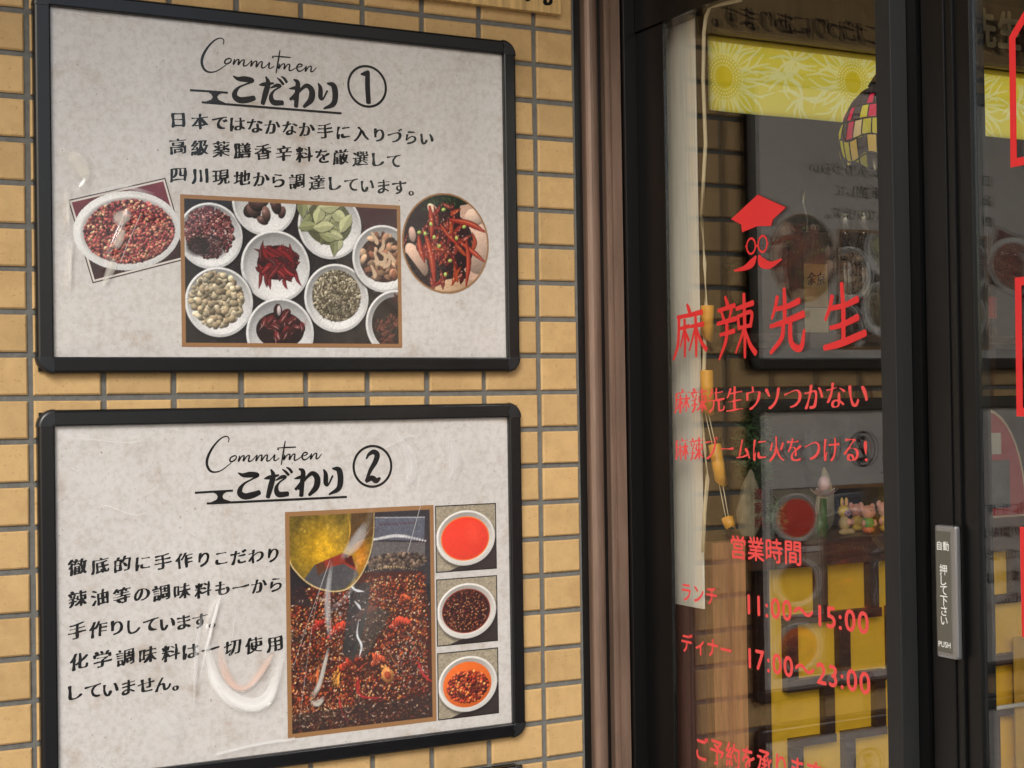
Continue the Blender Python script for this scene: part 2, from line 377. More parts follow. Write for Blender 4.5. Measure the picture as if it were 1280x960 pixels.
def glare(name, col, f):
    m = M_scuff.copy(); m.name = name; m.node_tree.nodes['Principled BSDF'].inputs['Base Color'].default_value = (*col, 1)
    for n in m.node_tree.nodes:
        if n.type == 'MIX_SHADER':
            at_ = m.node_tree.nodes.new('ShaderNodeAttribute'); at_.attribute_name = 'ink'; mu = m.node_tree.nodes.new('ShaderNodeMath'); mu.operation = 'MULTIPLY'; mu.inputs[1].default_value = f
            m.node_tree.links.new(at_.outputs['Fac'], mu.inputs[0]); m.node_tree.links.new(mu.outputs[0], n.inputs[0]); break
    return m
M_gl = {'w': glare('white_glare_paint', (.95,.95,.93), .75), 'c': glare('cream_glare_paint', (.86,.83,.74), .5), 'p': glare('pink_glare_paint', (.80,.56,.46), .7), 'f': glare('faint_glare_paint', (.85,.85,.85), .34)}  # reflections on the film, painted as see-through pale bands
def weather_tiles():
    t = M_tile.node_tree; b = t.nodes['Principled BSDF']; src = b.inputs['Base Color'].links[0].from_socket
    ge = t.nodes.new('ShaderNodeNewGeometry'); n = t.nodes.new('ShaderNodeTexNoise'); n.inputs['Scale'].default_value = 7; n.inputs['Detail'].default_value = 8; n.inputs['Roughness'].default_value = .7; t.links.new(ge.outputs['Position'], n.inputs[0])
    r = t.nodes.new('ShaderNodeValToRGB'); e = r.color_ramp.elements; e[0].position = .30; e[1].position = .52; e[0].color = (.80,.77,.73,1); e[1].color = (1,1,1,1); t.links.new(n.outputs['Fac'], r.inputs[0])
    n2 = t.nodes.new('ShaderNodeTexNoise'); n2.inputs['Scale'].default_value = 190; n2.inputs['Detail'].default_value = 2; t.links.new(ge.outputs['Position'], n2.inputs[0])
    r2 = t.nodes.new('ShaderNodeValToRGB'); e = r2.color_ramp.elements; e[0].position = .27; e[1].position = .36; e[0].color = (.72,.66,.58,1); e[1].color = (1,1,1,1); t.links.new(n2.outputs['Fac'], r2.inputs[0])
    for q in (r, r2):
        k = t.nodes.new('ShaderNodeMix'); k.data_type = 'RGBA'; k.blend_type = 'MULTIPLY'; k.inputs[0].default_value = 1; t.links.new(src, k.inputs[6]); t.links.new(q.outputs[0], k.inputs[7]); src = k.outputs[2]
    t.links.new(src, b.inputs['Base Color'])
    m = t.nodes.new('ShaderNodeMapRange'); m.inputs[3].default_value = .36; m.inputs[4].default_value = .72; t.links.new(n.outputs['Fac'], m.inputs[0]); t.links.new(m.outputs[0], b.inputs['Roughness'])
weather_tiles()
def paper_nodes():
    t = M_paper.node_tree; b = t.nodes['Principled BSDF']; tc = t.nodes.new('ShaderNodeTexCoord')
    def noise(sc, det=6, ro=.6):
        n = t.nodes.new('ShaderNodeTexNoise'); n.inputs['Scale'].default_value = sc; n.inputs['Detail'].default_value = det; n.inputs['Roughness'].default_value = ro
        t.links.new(tc.outputs['Object'], n.inputs[0]); return n.outputs['Fac']
    def ramp(x, a, b_, ca, cb):
        r = t.nodes.new('ShaderNodeValToRGB'); e = r.color_ramp.elements; e[0].position = a; e[1].position = b_; e[0].color = (*ca, 1); e[1].color = (*cb, 1); t.links.new(x, r.inputs[0]); return r.outputs[0]
    def mul(x, y, f=1.):
        k = t.nodes.new('ShaderNodeMix'); k.data_type = 'RGBA'; k.blend_type = 'MULTIPLY'; k.inputs[0].default_value = f; t.links.new(x, k.inputs[6]); t.links.new(y, k.inputs[7]); return k.outputs[2]
    base = ramp(noise(3.2, 5), .3, .7, S(203,199,195), S(215,212,209))
    fine = ramp(noise(95, 4, .8), .36, .56, S(237,235,232), (1,1,1))
    blot = ramp(noise(14, 7, .7), .30, .44, S(234,225,216), (1,1,1))
    spot = ramp(noise(160, 2, .5), .24, .30, S(168,150,130), (1,1,1))
    t.links.new(mul(mul(mul(base, fine), blot), spot, .75), b.inputs['Base Color'])
paper_nodes()

# ------------------------------------------------------------------ ground, building shell
GZ = -1.5
pav = pyd('pavement', [(-150,-150,GZ),(150,-150,GZ),(150,150,GZ),(-150,150,GZ)], [(0,1,2,3)], mat('paving', S(150,146,140), .85, var=.2, vscale=1.5, bump=.3)); tag(pav, kind='structure')
PXT, PZT = .118, .070
wall = empty('tiled_wall', (0,.0,GZ), 'outside wall of small tan rectangular tiles with grey joints', 'wall')
box('mortar_bed', (-3.5,.0005,GZ), (1.040,.20,2.4), M_mortar, wall)
def tile_mesh(w, h):
    bm = bmesh.new(); a, b, d, e = w/2, h/2, .009, .0022
    r0 = [(-a,0,-b),(a,0,-b),(a,0,b),(-a,0,b)]; r1 = [(x,-d+e,z) for x,_,z in r0]; r2 = [(math.copysign(a-e*1.2,x),-d,math.copysign(b-e*1.2,z)) for x,_,z in r0]
    vs = [[bm.verts.new(p) for p in r] for r in (r0, r1, r2)]
    for q in range(2):
        for k in range(4): bm.faces.new((vs[q][k], vs[q][(k+1)%4], vs[q+1][(k+1)%4], vs[q+1][k]))
    bm.faces.new(vs[2]); bm.normal_update(); me = bpy.data.meshes.new('tile'); bm.to_mesh(me); bm.free(); me.materials.append(M_tile); return me
TM = tile_mesh(.1085, .0605); TMc = tile_mesh(.079, .0605)
rnd = random.Random(4); rest = bmesh.new()
for i in range(-30, 9):
    for j in range(-22, 34):
        z = (j+.5)*PZT
        if z > 2.35 or z < GZ+.02: continue
        x = (i+.5)*PXT if i < 8 else 8*PXT+.0048+.0395
        if -2 <= i and -.82 < z < .86:
            o = bpy.data.objects.new('tile', TMc if i == 8 else TM); COL.objects.link(o); o.parent = wall
            o.location = (x+rnd.gauss(0,.0004), .0045+rnd.gauss(0,.00035), z-GZ+rnd.gauss(0,.0004))
            o.rotation_euler = (rnd.gauss(0,.004), rnd.gauss(0,.0025), rnd.gauss(0,.004))
        else:
            add_box(rest, (x-(.0395 if i == 8 else .0542), -.0045, z-.03), (x+(.0395 if i == 8 else .0542), .005, z+.03))
tag(from_bm('tiles_beyond', rest, M_tile, wall), kind='stuff')

# shop interior shell
XI = 3.7
M_in = mat('interior_wall', S(44,36,30), .8, var=.25, vscale=3)
tag(box('interior_floor', (1.20,-2.6,GZ+.004), (XI,1.0,GZ+.05), mat('interior_floor', S(70,52,42), .5, var=.2)), kind='structure')
tag(box('ceiling', (1.20,-2.6,1.35), (XI,1.0,1.45), mat('ceiling_dark', S(60,54,48), .9)), kind='structure')
# back wall with a window opening behind the blind
for nm, a, b in (('back_wall', (1.20,.96,GZ+.05), (XI,.972,.80)), ('back_wall', (1.20,.96,1.004), (XI,.972,1.35)), ('back_wall', (1.20,.96,.80), (2.040,.972,1.004)), ('back_wall', (3.44,.96,.80), (XI,.972,1.004))):
    tag(box(nm, a, b, M_in), kind='structure')
tag(box('side_wall', (1.205,.045,GZ+.05), (1.26,.96,1.35), M_in), kind='structure')
tag(box('far_wall', (XI,-2.6,GZ), (XI+.1,1.06,1.45), M_in), kind='structure')
tag(box('fascia', (1.150,-2.6,.80), (1.30,-.04,2.4), M_black), kind='structure')
tag(box('side_pier', (1.150,-2.75,GZ), (1.30,-2.6,2.4), M_black), kind='structure')
tag(box('side_pier', (XI-.1,-2.75,GZ), (XI+.1,-2.6,2.4), M_black), kind='structure')
tag(box('added_street_fascia', (1.301,-2.75,1.30), (XI-.101,-2.6,2.4), M_black), kind='structure')
tag(box('added_street_sill', (1.301,-2.75,GZ), (XI-.101,-2.6,GZ+.35), M_black), kind='structure')
tag(box('added_street_glass', (1.301,-2.68,GZ+.351), (XI-.101,-2.674,1.299), M_glass), kind='structure')  # unseen window, added to bring daylight onto the cabinet and back wall

cn = empty('shade_canopy', (0,-.6,1.5), 'unseen canopy added over the entrance to shade the wall from above', 'canopy')  # unseen, added to block the high sky over the tiles
box('shade_canopy_roof', (-3.5,-1.25,1.50), (1.149,-.012,1.56), mat('shade_canopy_cream', S(180,180,180), .8), cn); box('shade_canopy_edge', (-3.5,-1.29,1.46), (1.149,-1.2505,1.60), M_black, cn)
# ------------------------------------------------------------------ framed posters
HU = lambda p: ((.3103*p[0]+.002*p[1]+217.46)/1000, (.0264*p[0]-.297*p[1]+557.68)/1000)
COMMIT = [
 [(237,74,3),(240,50,4),(222,38,4),(190,50,5),(150,90,7),(120,142,9),(113,185,9),(128,222,8),(155,236,6),(195,230,4),(250,195,3)],
 [(270,155,5),(250,163,5),(243,180,6),(255,188,5),(276,176,5),(280,160,4),(268,154,4)],
 [(300,160,4),(292,190,6),(310,166,4),(325,163,5),(320,192,6),(340,168,4),(356,166,5),(350,196,6),(368,196,4),(388,178,3),(400,168,4),(393,200,6),(412,175,4),(428,172,5),(424,204,6),(445,178,4),(460,175,5),(456,206,6),(472,207,4),(495,186,3),(503,178,5),(498,205,6),(508,212,4),(530,200,3)],
 [(520,146,5),(526,150,5)], [(566,105,4),(553,175,6),(540,240,4)], [(520,140,3),(575,143,5),(628,147,4)],
 [(562,185,4),(555,213,6),(575,189,4),(592,187,5),(588,216,6),(607,191,4),(622,189,5),(618,221,6),(632,223,4),(662,207,3),(690,200,4),(696,190,5),(678,186,5),(664,205,6),(672,226,6),(690,226,4),(714,208,3),(722,197,4),(714,229,6),(735,203,4),(752,200,5),(748,228,6),(762,228,4),(782,206,3)]]
KODAWARI = [
 [(290,258,6),(318,274,18),(360,276,26),(402,284,18),(372,302,8),(325,322,10),(300,350,20),(298,378,26),(325,398,28),(370,396,28),(410,386,22)],
 [(440,310,6),(470,306,18),(524,300,9)], [(480,262,8),(492,298,22),(477,355,26),(458,420,20)],
 [(506,328,6),(545,312,16),(566,318,9),(525,345,9),(508,378,20),(522,412,26),(576,416,22)], [(546,268,5),(565,285,12),(582,306,13)], [(570,260,5),(588,272,12),(602,294,13)],
 [(645,278,8),(668,298,22),(662,360,22),(655,438,20)], [(616,332,5),(650,328,16),(678,322,10),(645,368,9),(622,396,14)],
 [(638,398,8),(682,342,12),(722,314,20),(752,345,28),(745,398,28),(702,440,14)],
 [(792,300,7),(804,330,20),(804,382,22),(818,394,9),(846,345,9)], [(846,300,8),(884,314,26),(894,370,28),(880,425,24),(822,452,8)],
 [(45,340,9),(150,347,9),(255,355,9)], [(110,410,9),(500,444,10),(928,481,10)]]
NUM = {1: [[(1056,244,8),(1080,242,22),(1104,234,24)], [(1098,238,24),(1096,320,26),(1100,418,25)]],
       2: [[(1056,268,8),(1072,244,16),(1102,232,24),(1124,252,28),(1112,292,26),(1080,340,20),(1056,392,14)], [(1052,402,20),(1088,388,26),(1114,408,26),(1138,396,14)]],
       3: [[(1060,252,10),(1100,236,20),(1122,256,24),(1100,296,16),(1078,312,10)], [(1080,312,10),(1118,332,22),(1126,372,26),(1096,404,22),(1054,396,12)]]}
def frame_profile():
    return [(0,0),(0,-.0115),(.0009,-.0145),(.0027,-.0168),(.0052,-.0180),(.0240,-.0186),(.0260,-.0178),(.0270,-.0160),(.0271,-.0090)]
def framed_poster(zt, zb, xl, xr, y0, num, label, seed, folds=(), scuffs=(), glares=()):
    W_ = .027; rt = empty('framed_poster', ((xl+xr)/2, 0, zb), label, 'poster', 'framed posters on the tiled wall')
    box('backing_board', (xl+.004,y0,zb+.004), (xr-.004,y0-.006,zt-.004), M_black, rt)
    pr = frame_profile(); ins = {'L': (1,0), 'R': (-1,0), 'T': (0,-1), 'B': (0,1)}
    for side, (dx, dz) in ins.items():
        V = []; F = []
        for o, d in pr:
            if dx: x = (xl if dx > 0 else xr)+dx*o; V += [(x, y0+d, zb+W_), (x, y0+d, zt-W_)]
            else: z = (zt if dz < 0 else zb)+dz*o; V += [(xl+W_, y0+d, z), (xr-W_, y0+d, z)]
        for k in range(len(pr)-1): F.append((2*k, 2*k+1, 2*k+3, 2*k+2))
        bm = bmesh.new(); me = bpy.data.meshes.new('frame_rail'); me.from_pydata(V, [], F); bm.from_mesh(me)
        bm.normal_update()
        c = sum((f.normal.y for f in bm.faces))
        if c > 0: bmesh.ops.reverse_faces(bm, faces=bm.faces)
        bm.to_mesh(me); bm.free(); link('frame_rail', me, M_frame, rt)
    for sx, sz in ((1,1),(-1,1),(-1,-1),(1,-1)):
        cx = xl+W_ if sx > 0 else xr-W_; cz = zb+W_ if sz > 0 else zt-W_; V = []; F = []; n = 20; g = .0011
        for q in range(n+1):
            a = (math.pi/2)*q/n
            for o, d in pr: r = W_-o+g; V.append((cx-sx*r*math.cos(a), y0+d-g, cz-sz*r*math.sin(a)))
        m = len(pr)
        for q in range(n):
            for k in range(m-1): F.append((q*m+k, q*m+k+1, (q+1)*m+k+1, (q+1)*m+k))
        bm = bmesh.new(); me = bpy.data.meshes.new('corner_cap'); me.from_pydata(V, [], F); bm.from_mesh(me); bm.normal_update()
        if sum(f.normal.y for f in bm.faces) > 0: bmesh.ops.reverse_faces(bm, faces=bm.faces)
        bm.to_mesh(me); bm.free(); link('corner_cap', me, M_cap, rt)
    yp = y0-.0090; x0, z0 = .035, zt-W_-.575
    sheet = box('print_sheet', (xl+.012,yp,zb+.012), (xr-.012,yp+.0006,zt-.012), M_paper, rt)
    pl = on_wall(x0, z0, yp)
    V = []; F = []; ribbon_geo(COMMIT, pl, .0003, V, F, HU, .00052, 5); pyd('script_heading', V, F, M_ink, sheet)
    V = []; F = []; ribbon_geo(KODAWARI, pl, .0003, V, F, HU, .00040); hg = [(140,348),(232,354),(205,366),(196,380),(203,396),(245,416),(125,408),(163,394),(170,380),(163,364)]; b0 = len(V); V += [pl(*HU(q), .00075) for q in hg]; F.append(tuple(range(b0, b0+len(hg)))); pyd('brush_heading', V, F, M_ink, sheet)
    V = []; F = []; l = ribbon_geo(NUM[num], pl, .0003, V, F, HU, .00038); ring_geo(.5575, .492, .0365, .0045, pl, .0003, V, F); pyd('circled_number', V, F, M_ink, sheet)
    # wrinkled clear cover sheet
    rng = np.random.default_rng(seed); nx, nz = (340, 240) if folds else (110, 80); X, Z = np.meshgrid(np.linspace(xl+.02, xr-.02, nx), np.linspace(zb+.02, zt-.02, nz)); h = np.zeros_like(X)
    for _ in range(9):
        cx, cz = rng.uniform(xl, xr), rng.uniform(zb, zt); a = rng.uniform(0, 3.14); L = rng.uniform(.1, .3); w = rng.uniform(.008, .03)
        p = (X-cx)*math.cos(a)+(Z-cz)*math.sin(a); q = -(X-cx)*math.sin(a)+(Z-cz)*math.cos(a)+p*p*rng.uniform(-1.5, 1.5)
        h += rng.uniform(.3, 1.)*.0009*np.exp(-(p/L)**2-(q/w)**2)
    for pts, A, wd_ in folds:
        P = crom([(x0+p[0]/1000, z0+p[1]/1000) for p in pts], 8); d = np.full(X.shape, 9.); tt = np.zeros(X.shape)
        for k in range(len(P)-1):
            e_ = P[k+1]-P[k]; t_ = np.clip(((X-P[k][0])*e_[0]+(Z-P[k][1])*e_[1])/max(e_@e_, 1e-12), 0, 1); dd = np.hypot(X-P[k][0]-t_*e_[0], Z-P[k][1]-t_*e_[1]); tt = np.where(dd < d, (k+t_)/(len(P)-1), tt); d = np.minimum(d, dd)
        h += 1.45*A/1000*np.exp(-(d/(wd_/1000))**2)*np.sin(np.pi*np.clip(tt*.9+.05, 0, 1))**.5
    h += .0012*np.sin(X*5+seed)*np.sin(Z*6+seed)
    e = np.minimum.reduce([X-xl-.02, xr-.02-X, Z-zb-.02, zt-.02-Z]); h = (h+.0012)*np.clip(e/.03, 0, 1)
    V = np.c_[X.ravel(), (yp-.0022-h).ravel(), Z.ravel()]; I = np.arange(nx*nz).reshape(nz, nx)
    F = np.c_[I[:-1,:-1].ravel(), I[:-1,1:].ravel(), I[1:,1:].ravel(), I[1:,:-1].ravel()].tolist()
    film = pyd('cover_film', V.tolist(), F, M_film, rt, True)
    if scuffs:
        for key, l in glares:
            soft_band('painted_glare', l, on_wall(x0, z0, yp-.0098), M_gl[key], film)  # painted glare, laid just in front of the film
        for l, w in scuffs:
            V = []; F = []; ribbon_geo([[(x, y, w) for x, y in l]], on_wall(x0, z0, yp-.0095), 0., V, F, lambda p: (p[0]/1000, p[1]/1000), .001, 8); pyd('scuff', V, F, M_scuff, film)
    return rt, sheet, pl
YW = -.0045
r1, sh1, pl1 = framed_poster(.6655, .0395, .0075, .8945, YW, 1, 'upper black-framed poster numbered one with bowls of dried spices', 3,
    folds=[([(22,340),(50,330),(58,300),(44,276)],3.2,5),([(25,275),(24,240),(25,213)],2.6,4),([(28,194),(26,150),(25,109)],2.6,4),([(86,150),(100,190),(118,230),(124,250)],3.2,5),([(120,232),(150,240),(175,236)],2.4,5),([(40,560),(90,566),(150,560)],2,4)],
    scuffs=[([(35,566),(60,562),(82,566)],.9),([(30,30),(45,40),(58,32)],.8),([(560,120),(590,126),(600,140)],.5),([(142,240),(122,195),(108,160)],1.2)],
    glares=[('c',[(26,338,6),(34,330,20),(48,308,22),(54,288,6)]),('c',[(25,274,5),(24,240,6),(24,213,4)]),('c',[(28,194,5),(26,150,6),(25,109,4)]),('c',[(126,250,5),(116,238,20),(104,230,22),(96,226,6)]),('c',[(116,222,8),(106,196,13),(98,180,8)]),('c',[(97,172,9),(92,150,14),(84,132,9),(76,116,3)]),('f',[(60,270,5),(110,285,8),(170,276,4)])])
r2, sh2, pl2 = framed_poster(-.0195, -.6465, .0075, .8945, YW, 2, 'black-framed poster numbered two with sauce photographs down its right side', 8,
    folds=[([(250,225),(253,180),(265,130),(290,95),(330,78),(356,84),(369,114),(380,165)],5.0,7),([(274,200),(284,140),(310,112),(338,130),(360,165)],3.2,5),([(280,290),(255,248),(232,170),(224,120)],2.8,5),([(236,250),(222,143),(224,75)],2.2,4),([(180,70),(196,50),(190,30)],2.5,6),([(467,231),(513,270),(529,326)],2.5,5),([(420,140),(440,100),(458,126)],2.6,5),([(600,545),(640,500),(610,440)],2,9),([(560,420),(540,360),(500,330)],2.4,8),([(700,540),(690,480),(700,440)],1.8,9)],
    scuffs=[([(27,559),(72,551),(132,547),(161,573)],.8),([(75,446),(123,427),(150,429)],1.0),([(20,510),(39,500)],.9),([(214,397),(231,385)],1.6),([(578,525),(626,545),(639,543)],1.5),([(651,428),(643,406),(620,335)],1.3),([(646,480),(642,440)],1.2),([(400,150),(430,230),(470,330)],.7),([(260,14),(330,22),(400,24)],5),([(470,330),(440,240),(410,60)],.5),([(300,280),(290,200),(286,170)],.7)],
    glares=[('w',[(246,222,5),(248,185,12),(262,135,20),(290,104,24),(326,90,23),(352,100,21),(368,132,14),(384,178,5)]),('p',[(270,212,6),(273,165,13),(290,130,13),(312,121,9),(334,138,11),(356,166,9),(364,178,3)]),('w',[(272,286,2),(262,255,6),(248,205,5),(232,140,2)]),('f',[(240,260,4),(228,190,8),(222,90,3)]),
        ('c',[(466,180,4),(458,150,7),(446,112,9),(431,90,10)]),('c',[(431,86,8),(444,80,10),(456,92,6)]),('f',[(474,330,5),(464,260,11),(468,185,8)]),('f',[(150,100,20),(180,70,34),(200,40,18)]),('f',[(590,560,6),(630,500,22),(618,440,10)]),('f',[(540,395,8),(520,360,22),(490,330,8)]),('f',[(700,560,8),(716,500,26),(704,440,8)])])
r3, sh3, pl3 = framed_poster(-.6985, -1.3245, .0075, .8945, YW, 3, 'black-framed poster numbered three at the bottom, below the sauce poster', 5)
BR = dict(weight=.020, contrast=.036, smooth=4, shear=.17, wob=.018)
def mm(*a): return [v/1000 for v in a]
def body(text, u0, u1, v, h, pl, sh, ve=None): text_line('text_line', text, u0/1000, u1/1000, v/1000, h/1000, pl, M_ink, sh, None if ve is None else ve/1000, narrow=1.10, **BR)
body('日本ではなかなか手に入りづらい', 192, 690, 405, 27.5, pl1, sh1)
body('高級薬膳香辛料を厳選して', 191, 624, 360, 28, pl1, sh1)
body('四川現地から調達しています。', 191, 656, 312, 27.5, pl1, sh1)
body('徹底的に手作りこだわり', 16, 384, 344, 27, pl2, sh2)
body('辣油等の調味料も一から', 16, 388, 292, 27, pl2, sh2)
body('手作りしています。', 16, 272, 240, 27, pl2, sh2)
body('化学調味料は一切使用', 16, 388, 190, 28, pl2, sh2)
body('していません。', 14, 208, 140, 27, pl2, sh2)

# ---- printed photographs, poster one
def bowl(c, x, y, r, food_r=None, tone=(.88,.88,.875)):
    c.clip = None
    c.ell(x+1.5, y-2.5, r*1.03, col=(.05,.04,.045), sh=0, alpha=.75, soft=6)
    c.ell(x, y, r, col=tone, sh=.10); c.ell(x, y+.6, r*.93, col=tuple(t*.88 for t in tone), sh=.22, light=(.3,-.9), soft=3)
    c.ell(x+.5, y-1, r*.84, col=tuple(t*.93 for t in tone), sh=.2, light=(.2,-.8), soft=5)
def pic_spices():
    c = Cv(407, 259, (.12,.10,.11), seed=11); g = c.rng
    H, W = c.a.shape[:2]; v = vnoise(1, W, 22, g)*np.ones((H,1)); c.a *= (.8+.6*v)[...,None]
    c.poly([(300,259),(407,259),(407,205),(330,190)], (.26,.11,.13), .8)
    def jit(cols): return cols
    # peppercorns, dark
    bowl(c, 52, 190, 57); c.scatter(260, 50, 196, 44, 3, [(.3,.16,.17)]); c.scatter(1100, 50, 196, 43, 2.1, [(.58,.33,.34),(.4,.2,.22),(.75,.56,.52),(.22,.11,.13),(.45,.24,.25)], 1.2, .5)
    c.ell(30, 172, 20, 17, col=(.07,.04,.05), sh=0, alpha=.7, soft=14); c.ell(55, 172, 26, 20, col=(.1,.06,.07), sh=0, alpha=.45, soft=16)
    # dried figs
    bowl(c, 149, 252, 58); c.scatter(16, 150, 250, 34, 12, [(.30,.21,.20),(.24,.17,.16),(.36,.26,.24)], 1.35, .7, .22); c.ell(152, 232, 8, 14, .15, (.42,.31,.28), .6, .2)
    # bay leaves
    bowl(c, 270, 217, 60); 
    def leaf(x, y, L, w, a, col):
        ca_, sa_ = math.cos(a), math.sin(a); T = np.linspace(0, 1, 9); up = [(-L+2*L*t, w*math.sin(math.pi*t)**.8*(1+.12*math.sin(9*t+x))) for t in T]; dn = [(-L+2*L*t, -w*math.sin(math.pi*t)**.9*(1+.15*math.sin(7*t+y))) for t in T[::-1]]
        W2 = lambda pp: [(x+p[0]*ca_-p[1]*sa_, y+p[0]*sa_+p[1]*ca_) for p in pp]
        c.poly([(p[0]+1, p[1]-2) for p in W2(up+dn)], (.24,.24,.16), .6); c.poly(W2(up+[(L,0),(-L,0)]), col); c.poly(W2(dn+[(-L,0),(L,0)]), np.array(col)*.84); c.stroke(W2([(-L,0),(0,.3),(L,0)]), [.35,.5,.3], np.array(col)*.72)
    c.ell(268, 222, 44, 40, col=(.34,.35,.25), sh=0)
    for k in range(34): leaf(268+g.normal(0,20), 224+g.normal(0,17), g.uniform(13,21), g.uniform(6,10), g.uniform(0,6.28), np.array([(.62,.64,.46),(.54,.56,.40),(.72,.73,.56),(.46,.47,.33)][k%4])*g.uniform(.85,1.1))
    for x, y, a in ((258,214,.15),(285,236,-.5),(250,237,1.2),(270,250,.1),(300,222,1.0)): leaf(x, y, 20, 10, a, (.78,.79,.60))
    # red chillies
    bowl(c, 168, 141, 63); c.ell(172, 148, 38, 30, .2, (.16,.03,.05), 0)
    for k in range(74):
        a = g.choice([.35,.9,1.5,2.2,2.7])+g.normal(0,.25); x, y = 171+g.uniform(-29,29), 147+g.uniform(-23,21); L = g.uniform(11,20); b = g.uniform(-5,5)
        red = g.uniform(.26,.52); p = [(x-L*math.cos(a), y-L*math.sin(a)), (x+b, y+b), (x+L*math.cos(a), y+L*math.sin(a))]
        c.stroke(p, [1.2,3.8,4.2,2.6,.7], (red*.55,.03,.05), None, 8); c.stroke([(q[0]-.4,q[1]+.5) for q in p], [.8,2.8,3.2,2.,.4], (red,.09,.11), (min(1,red+.3),.34,.34) if k % 3 == 0 else None, 8)
    for x, y, dx, dy in ((141,126,-4,-24),(156,118,2,-17),(183,116,6,-14),(205,128,10,-20)): c.stroke([(x,y),(x+dx*.3,y+dy*.5),(x+dx,y+dy)], [3.6,3,.6], (.36,.05,.07), (.6,.25,.27))
    # beige nuts
    bowl(c, 66, 77, 60); c.ell(62, 80, 44, col=(.25,.20,.15), sh=0); c.scatter(330, 62, 81, 45, 6.0, [(.70,.65,.54),(.64,.58,.47),(.76,.71,.61),(.54,.48,.39)], 1.3, .5, .05)
    # fennel seeds
    bowl(c, 281, 88, 61); c.ell(281, 92, 46, col=(.24,.21,.16), sh=0)
    c.scatter(1500, 281, 92, 45, 3.0, [(.66,.62,.52),(.38,.34,.27),(.80,.76,.66),(.50,.46,.37),(.28,.24,.19)], 2.8, .3)
    c.ell(285, 70, 32, 18, col=(.1,.08,.06), sh=0, alpha=.28, soft=20)
    # dates
    bowl(c, 175, 24, 62); c.ell(175, 30, 44, 32, col=(.12,.04,.05), sh=0)
    for k in range(26):
        x, y = 176+g.normal(0,18), 30+g.normal(0,13); a = g.uniform(0,3.1); c.ell(x, y, g.uniform(9,13), g.uniform(5,8), a, np.array((.32,.09,.10))*g.uniform(.6,1.25), .55)
        for q in range(4): b = g.normal(0,3); c.stroke([(x-6*math.cos(a)+b,y-6*math.sin(a)+b),(x+b*.6,y+b*.8),(x+6*math.cos(a)+b,y+6*math.sin(a)+b)], [.3,.6,.3], g.choice([(.16,.04,.05),(.62,.36,.34),(.80,.62,.60)]))
    c.ell(171, 62, 8, 14, 0, (.16,.06,.07), .4); c.ell(173, 64, 3.5, 9, 0, (.8,.74,.74), .3)
    # galangal chips
    bowl(c, 373, 161, 61); c.ell(372, 160, 46, 42, col=(.22,.13,.11), sh=0); c.scatter(70, 370, 162, 42, 9, [(.62,.47,.37),(.44,.29,.22),(.74,.61,.50),(.26,.16,.13),(.55,.36,.28)], 1.7, .5)
    for k in range(12): x, y, a = 372+g.normal(0,16), 165+g.normal(0,14), g.uniform(0,3.1); c.stroke([(x-11*math.cos(a),y-11*math.sin(a)),(x+3,y-3),(x+11*math.cos(a),y+11*math.sin(a))], [2,4,3.2,2], (.80,.69,.57))
    # star anise
    bowl(c, 398, 43, 62); c.ell(398, 43, 50, col=(.14,.10,.10), sh=0)
    for k in range(11):
        x, y = 385+g.normal(0,17), 45+g.normal(0,22); b = g.uniform(0,3)
        for q in range(8): a = b+q*math.pi/4; c.ell(x+7*math.cos(a), y+7*math.sin(a), 7, 2.3, a, np.array((.36,.19,.16))*g.uniform(.5,1.3), .6)
        c.ell(x, y, 2, col=(.5,.3,.24))
    c.clip = None; c.grain(.10, 2); c.border(7, (.60,.44,.28)); 
    c.mesh('photo_print', lambda u, v: ((.035+.212)+u/1000, np.full_like(u, YW-.0090-.0007), (.6655-.027-.575+.0205)+v/1000), M_print, sh1)
pic_spices()
def pic_plate():
    a = math.radians(15.8); ca, sa = math.cos(a), math.sin(a); X0, Z0 = .035, .6655-.027-.575
    c = Cv(168, 141, (.20,.10,.13), seed=5); c.a[:] = (.42,.17,.21); H, W = c.a.shape[:2]; c.a *= (.75+.5*vnoise(H, W, 40, c.rng))[...,None]; c.a[:H//3] *= .5
    c.border(5, (.86,.83,.80)); c.border(2.2, (.22,.11,.13))
    bx, bz = .064, .1245
    c.mesh('photo_print', lambda u, v: (X0+bx+(u*ca-v*sa)/1000, np.full_like(u, YW-.0090-.0003), Z0+bz+(u*sa+v*ca)/1000), M_print, sh1)
    c = Cv(182, 134, (.86,.86,.85), seed=6); a2 = math.radians(8); ca2, sa2 = math.cos(a2), math.sin(a2); c.ell(91, 67, 91, 67, col=(.90,.90,.89), sh=.10)
    c.ell(93, 65, 80, 57, col=(.80,.79,.78), sh=.15, light=(.2,-.9), soft=8); c.ell(94, 64, 76, 52, col=(.36,.16,.15), sh=0)
    c.scatter(2400, 94, 65, 75, 2.6, [(.72,.34,.32),(.56,.22,.23),(.82,.62,.48),(.40,.14,.17),(.78,.46,.38),(.26,.10,.13),(.64,.30,.30)], 1.15, .6, .1, ry=52)
    c.grain(.08, 2)
    c.mesh('photo_print', lambda u, v: (X0+.123+((u-91)*ca2-(v-67)*sa2)/1000, np.full_like(u, YW-.0090-.0005), Z0+.214+((u-91)*sa2+(v-67)*ca2)/1000), M_print, sh1, keep=lambda X, Y: ((X-91)/90.5)**2+((Y-67)/66.5)**2 < 1)
pic_plate()
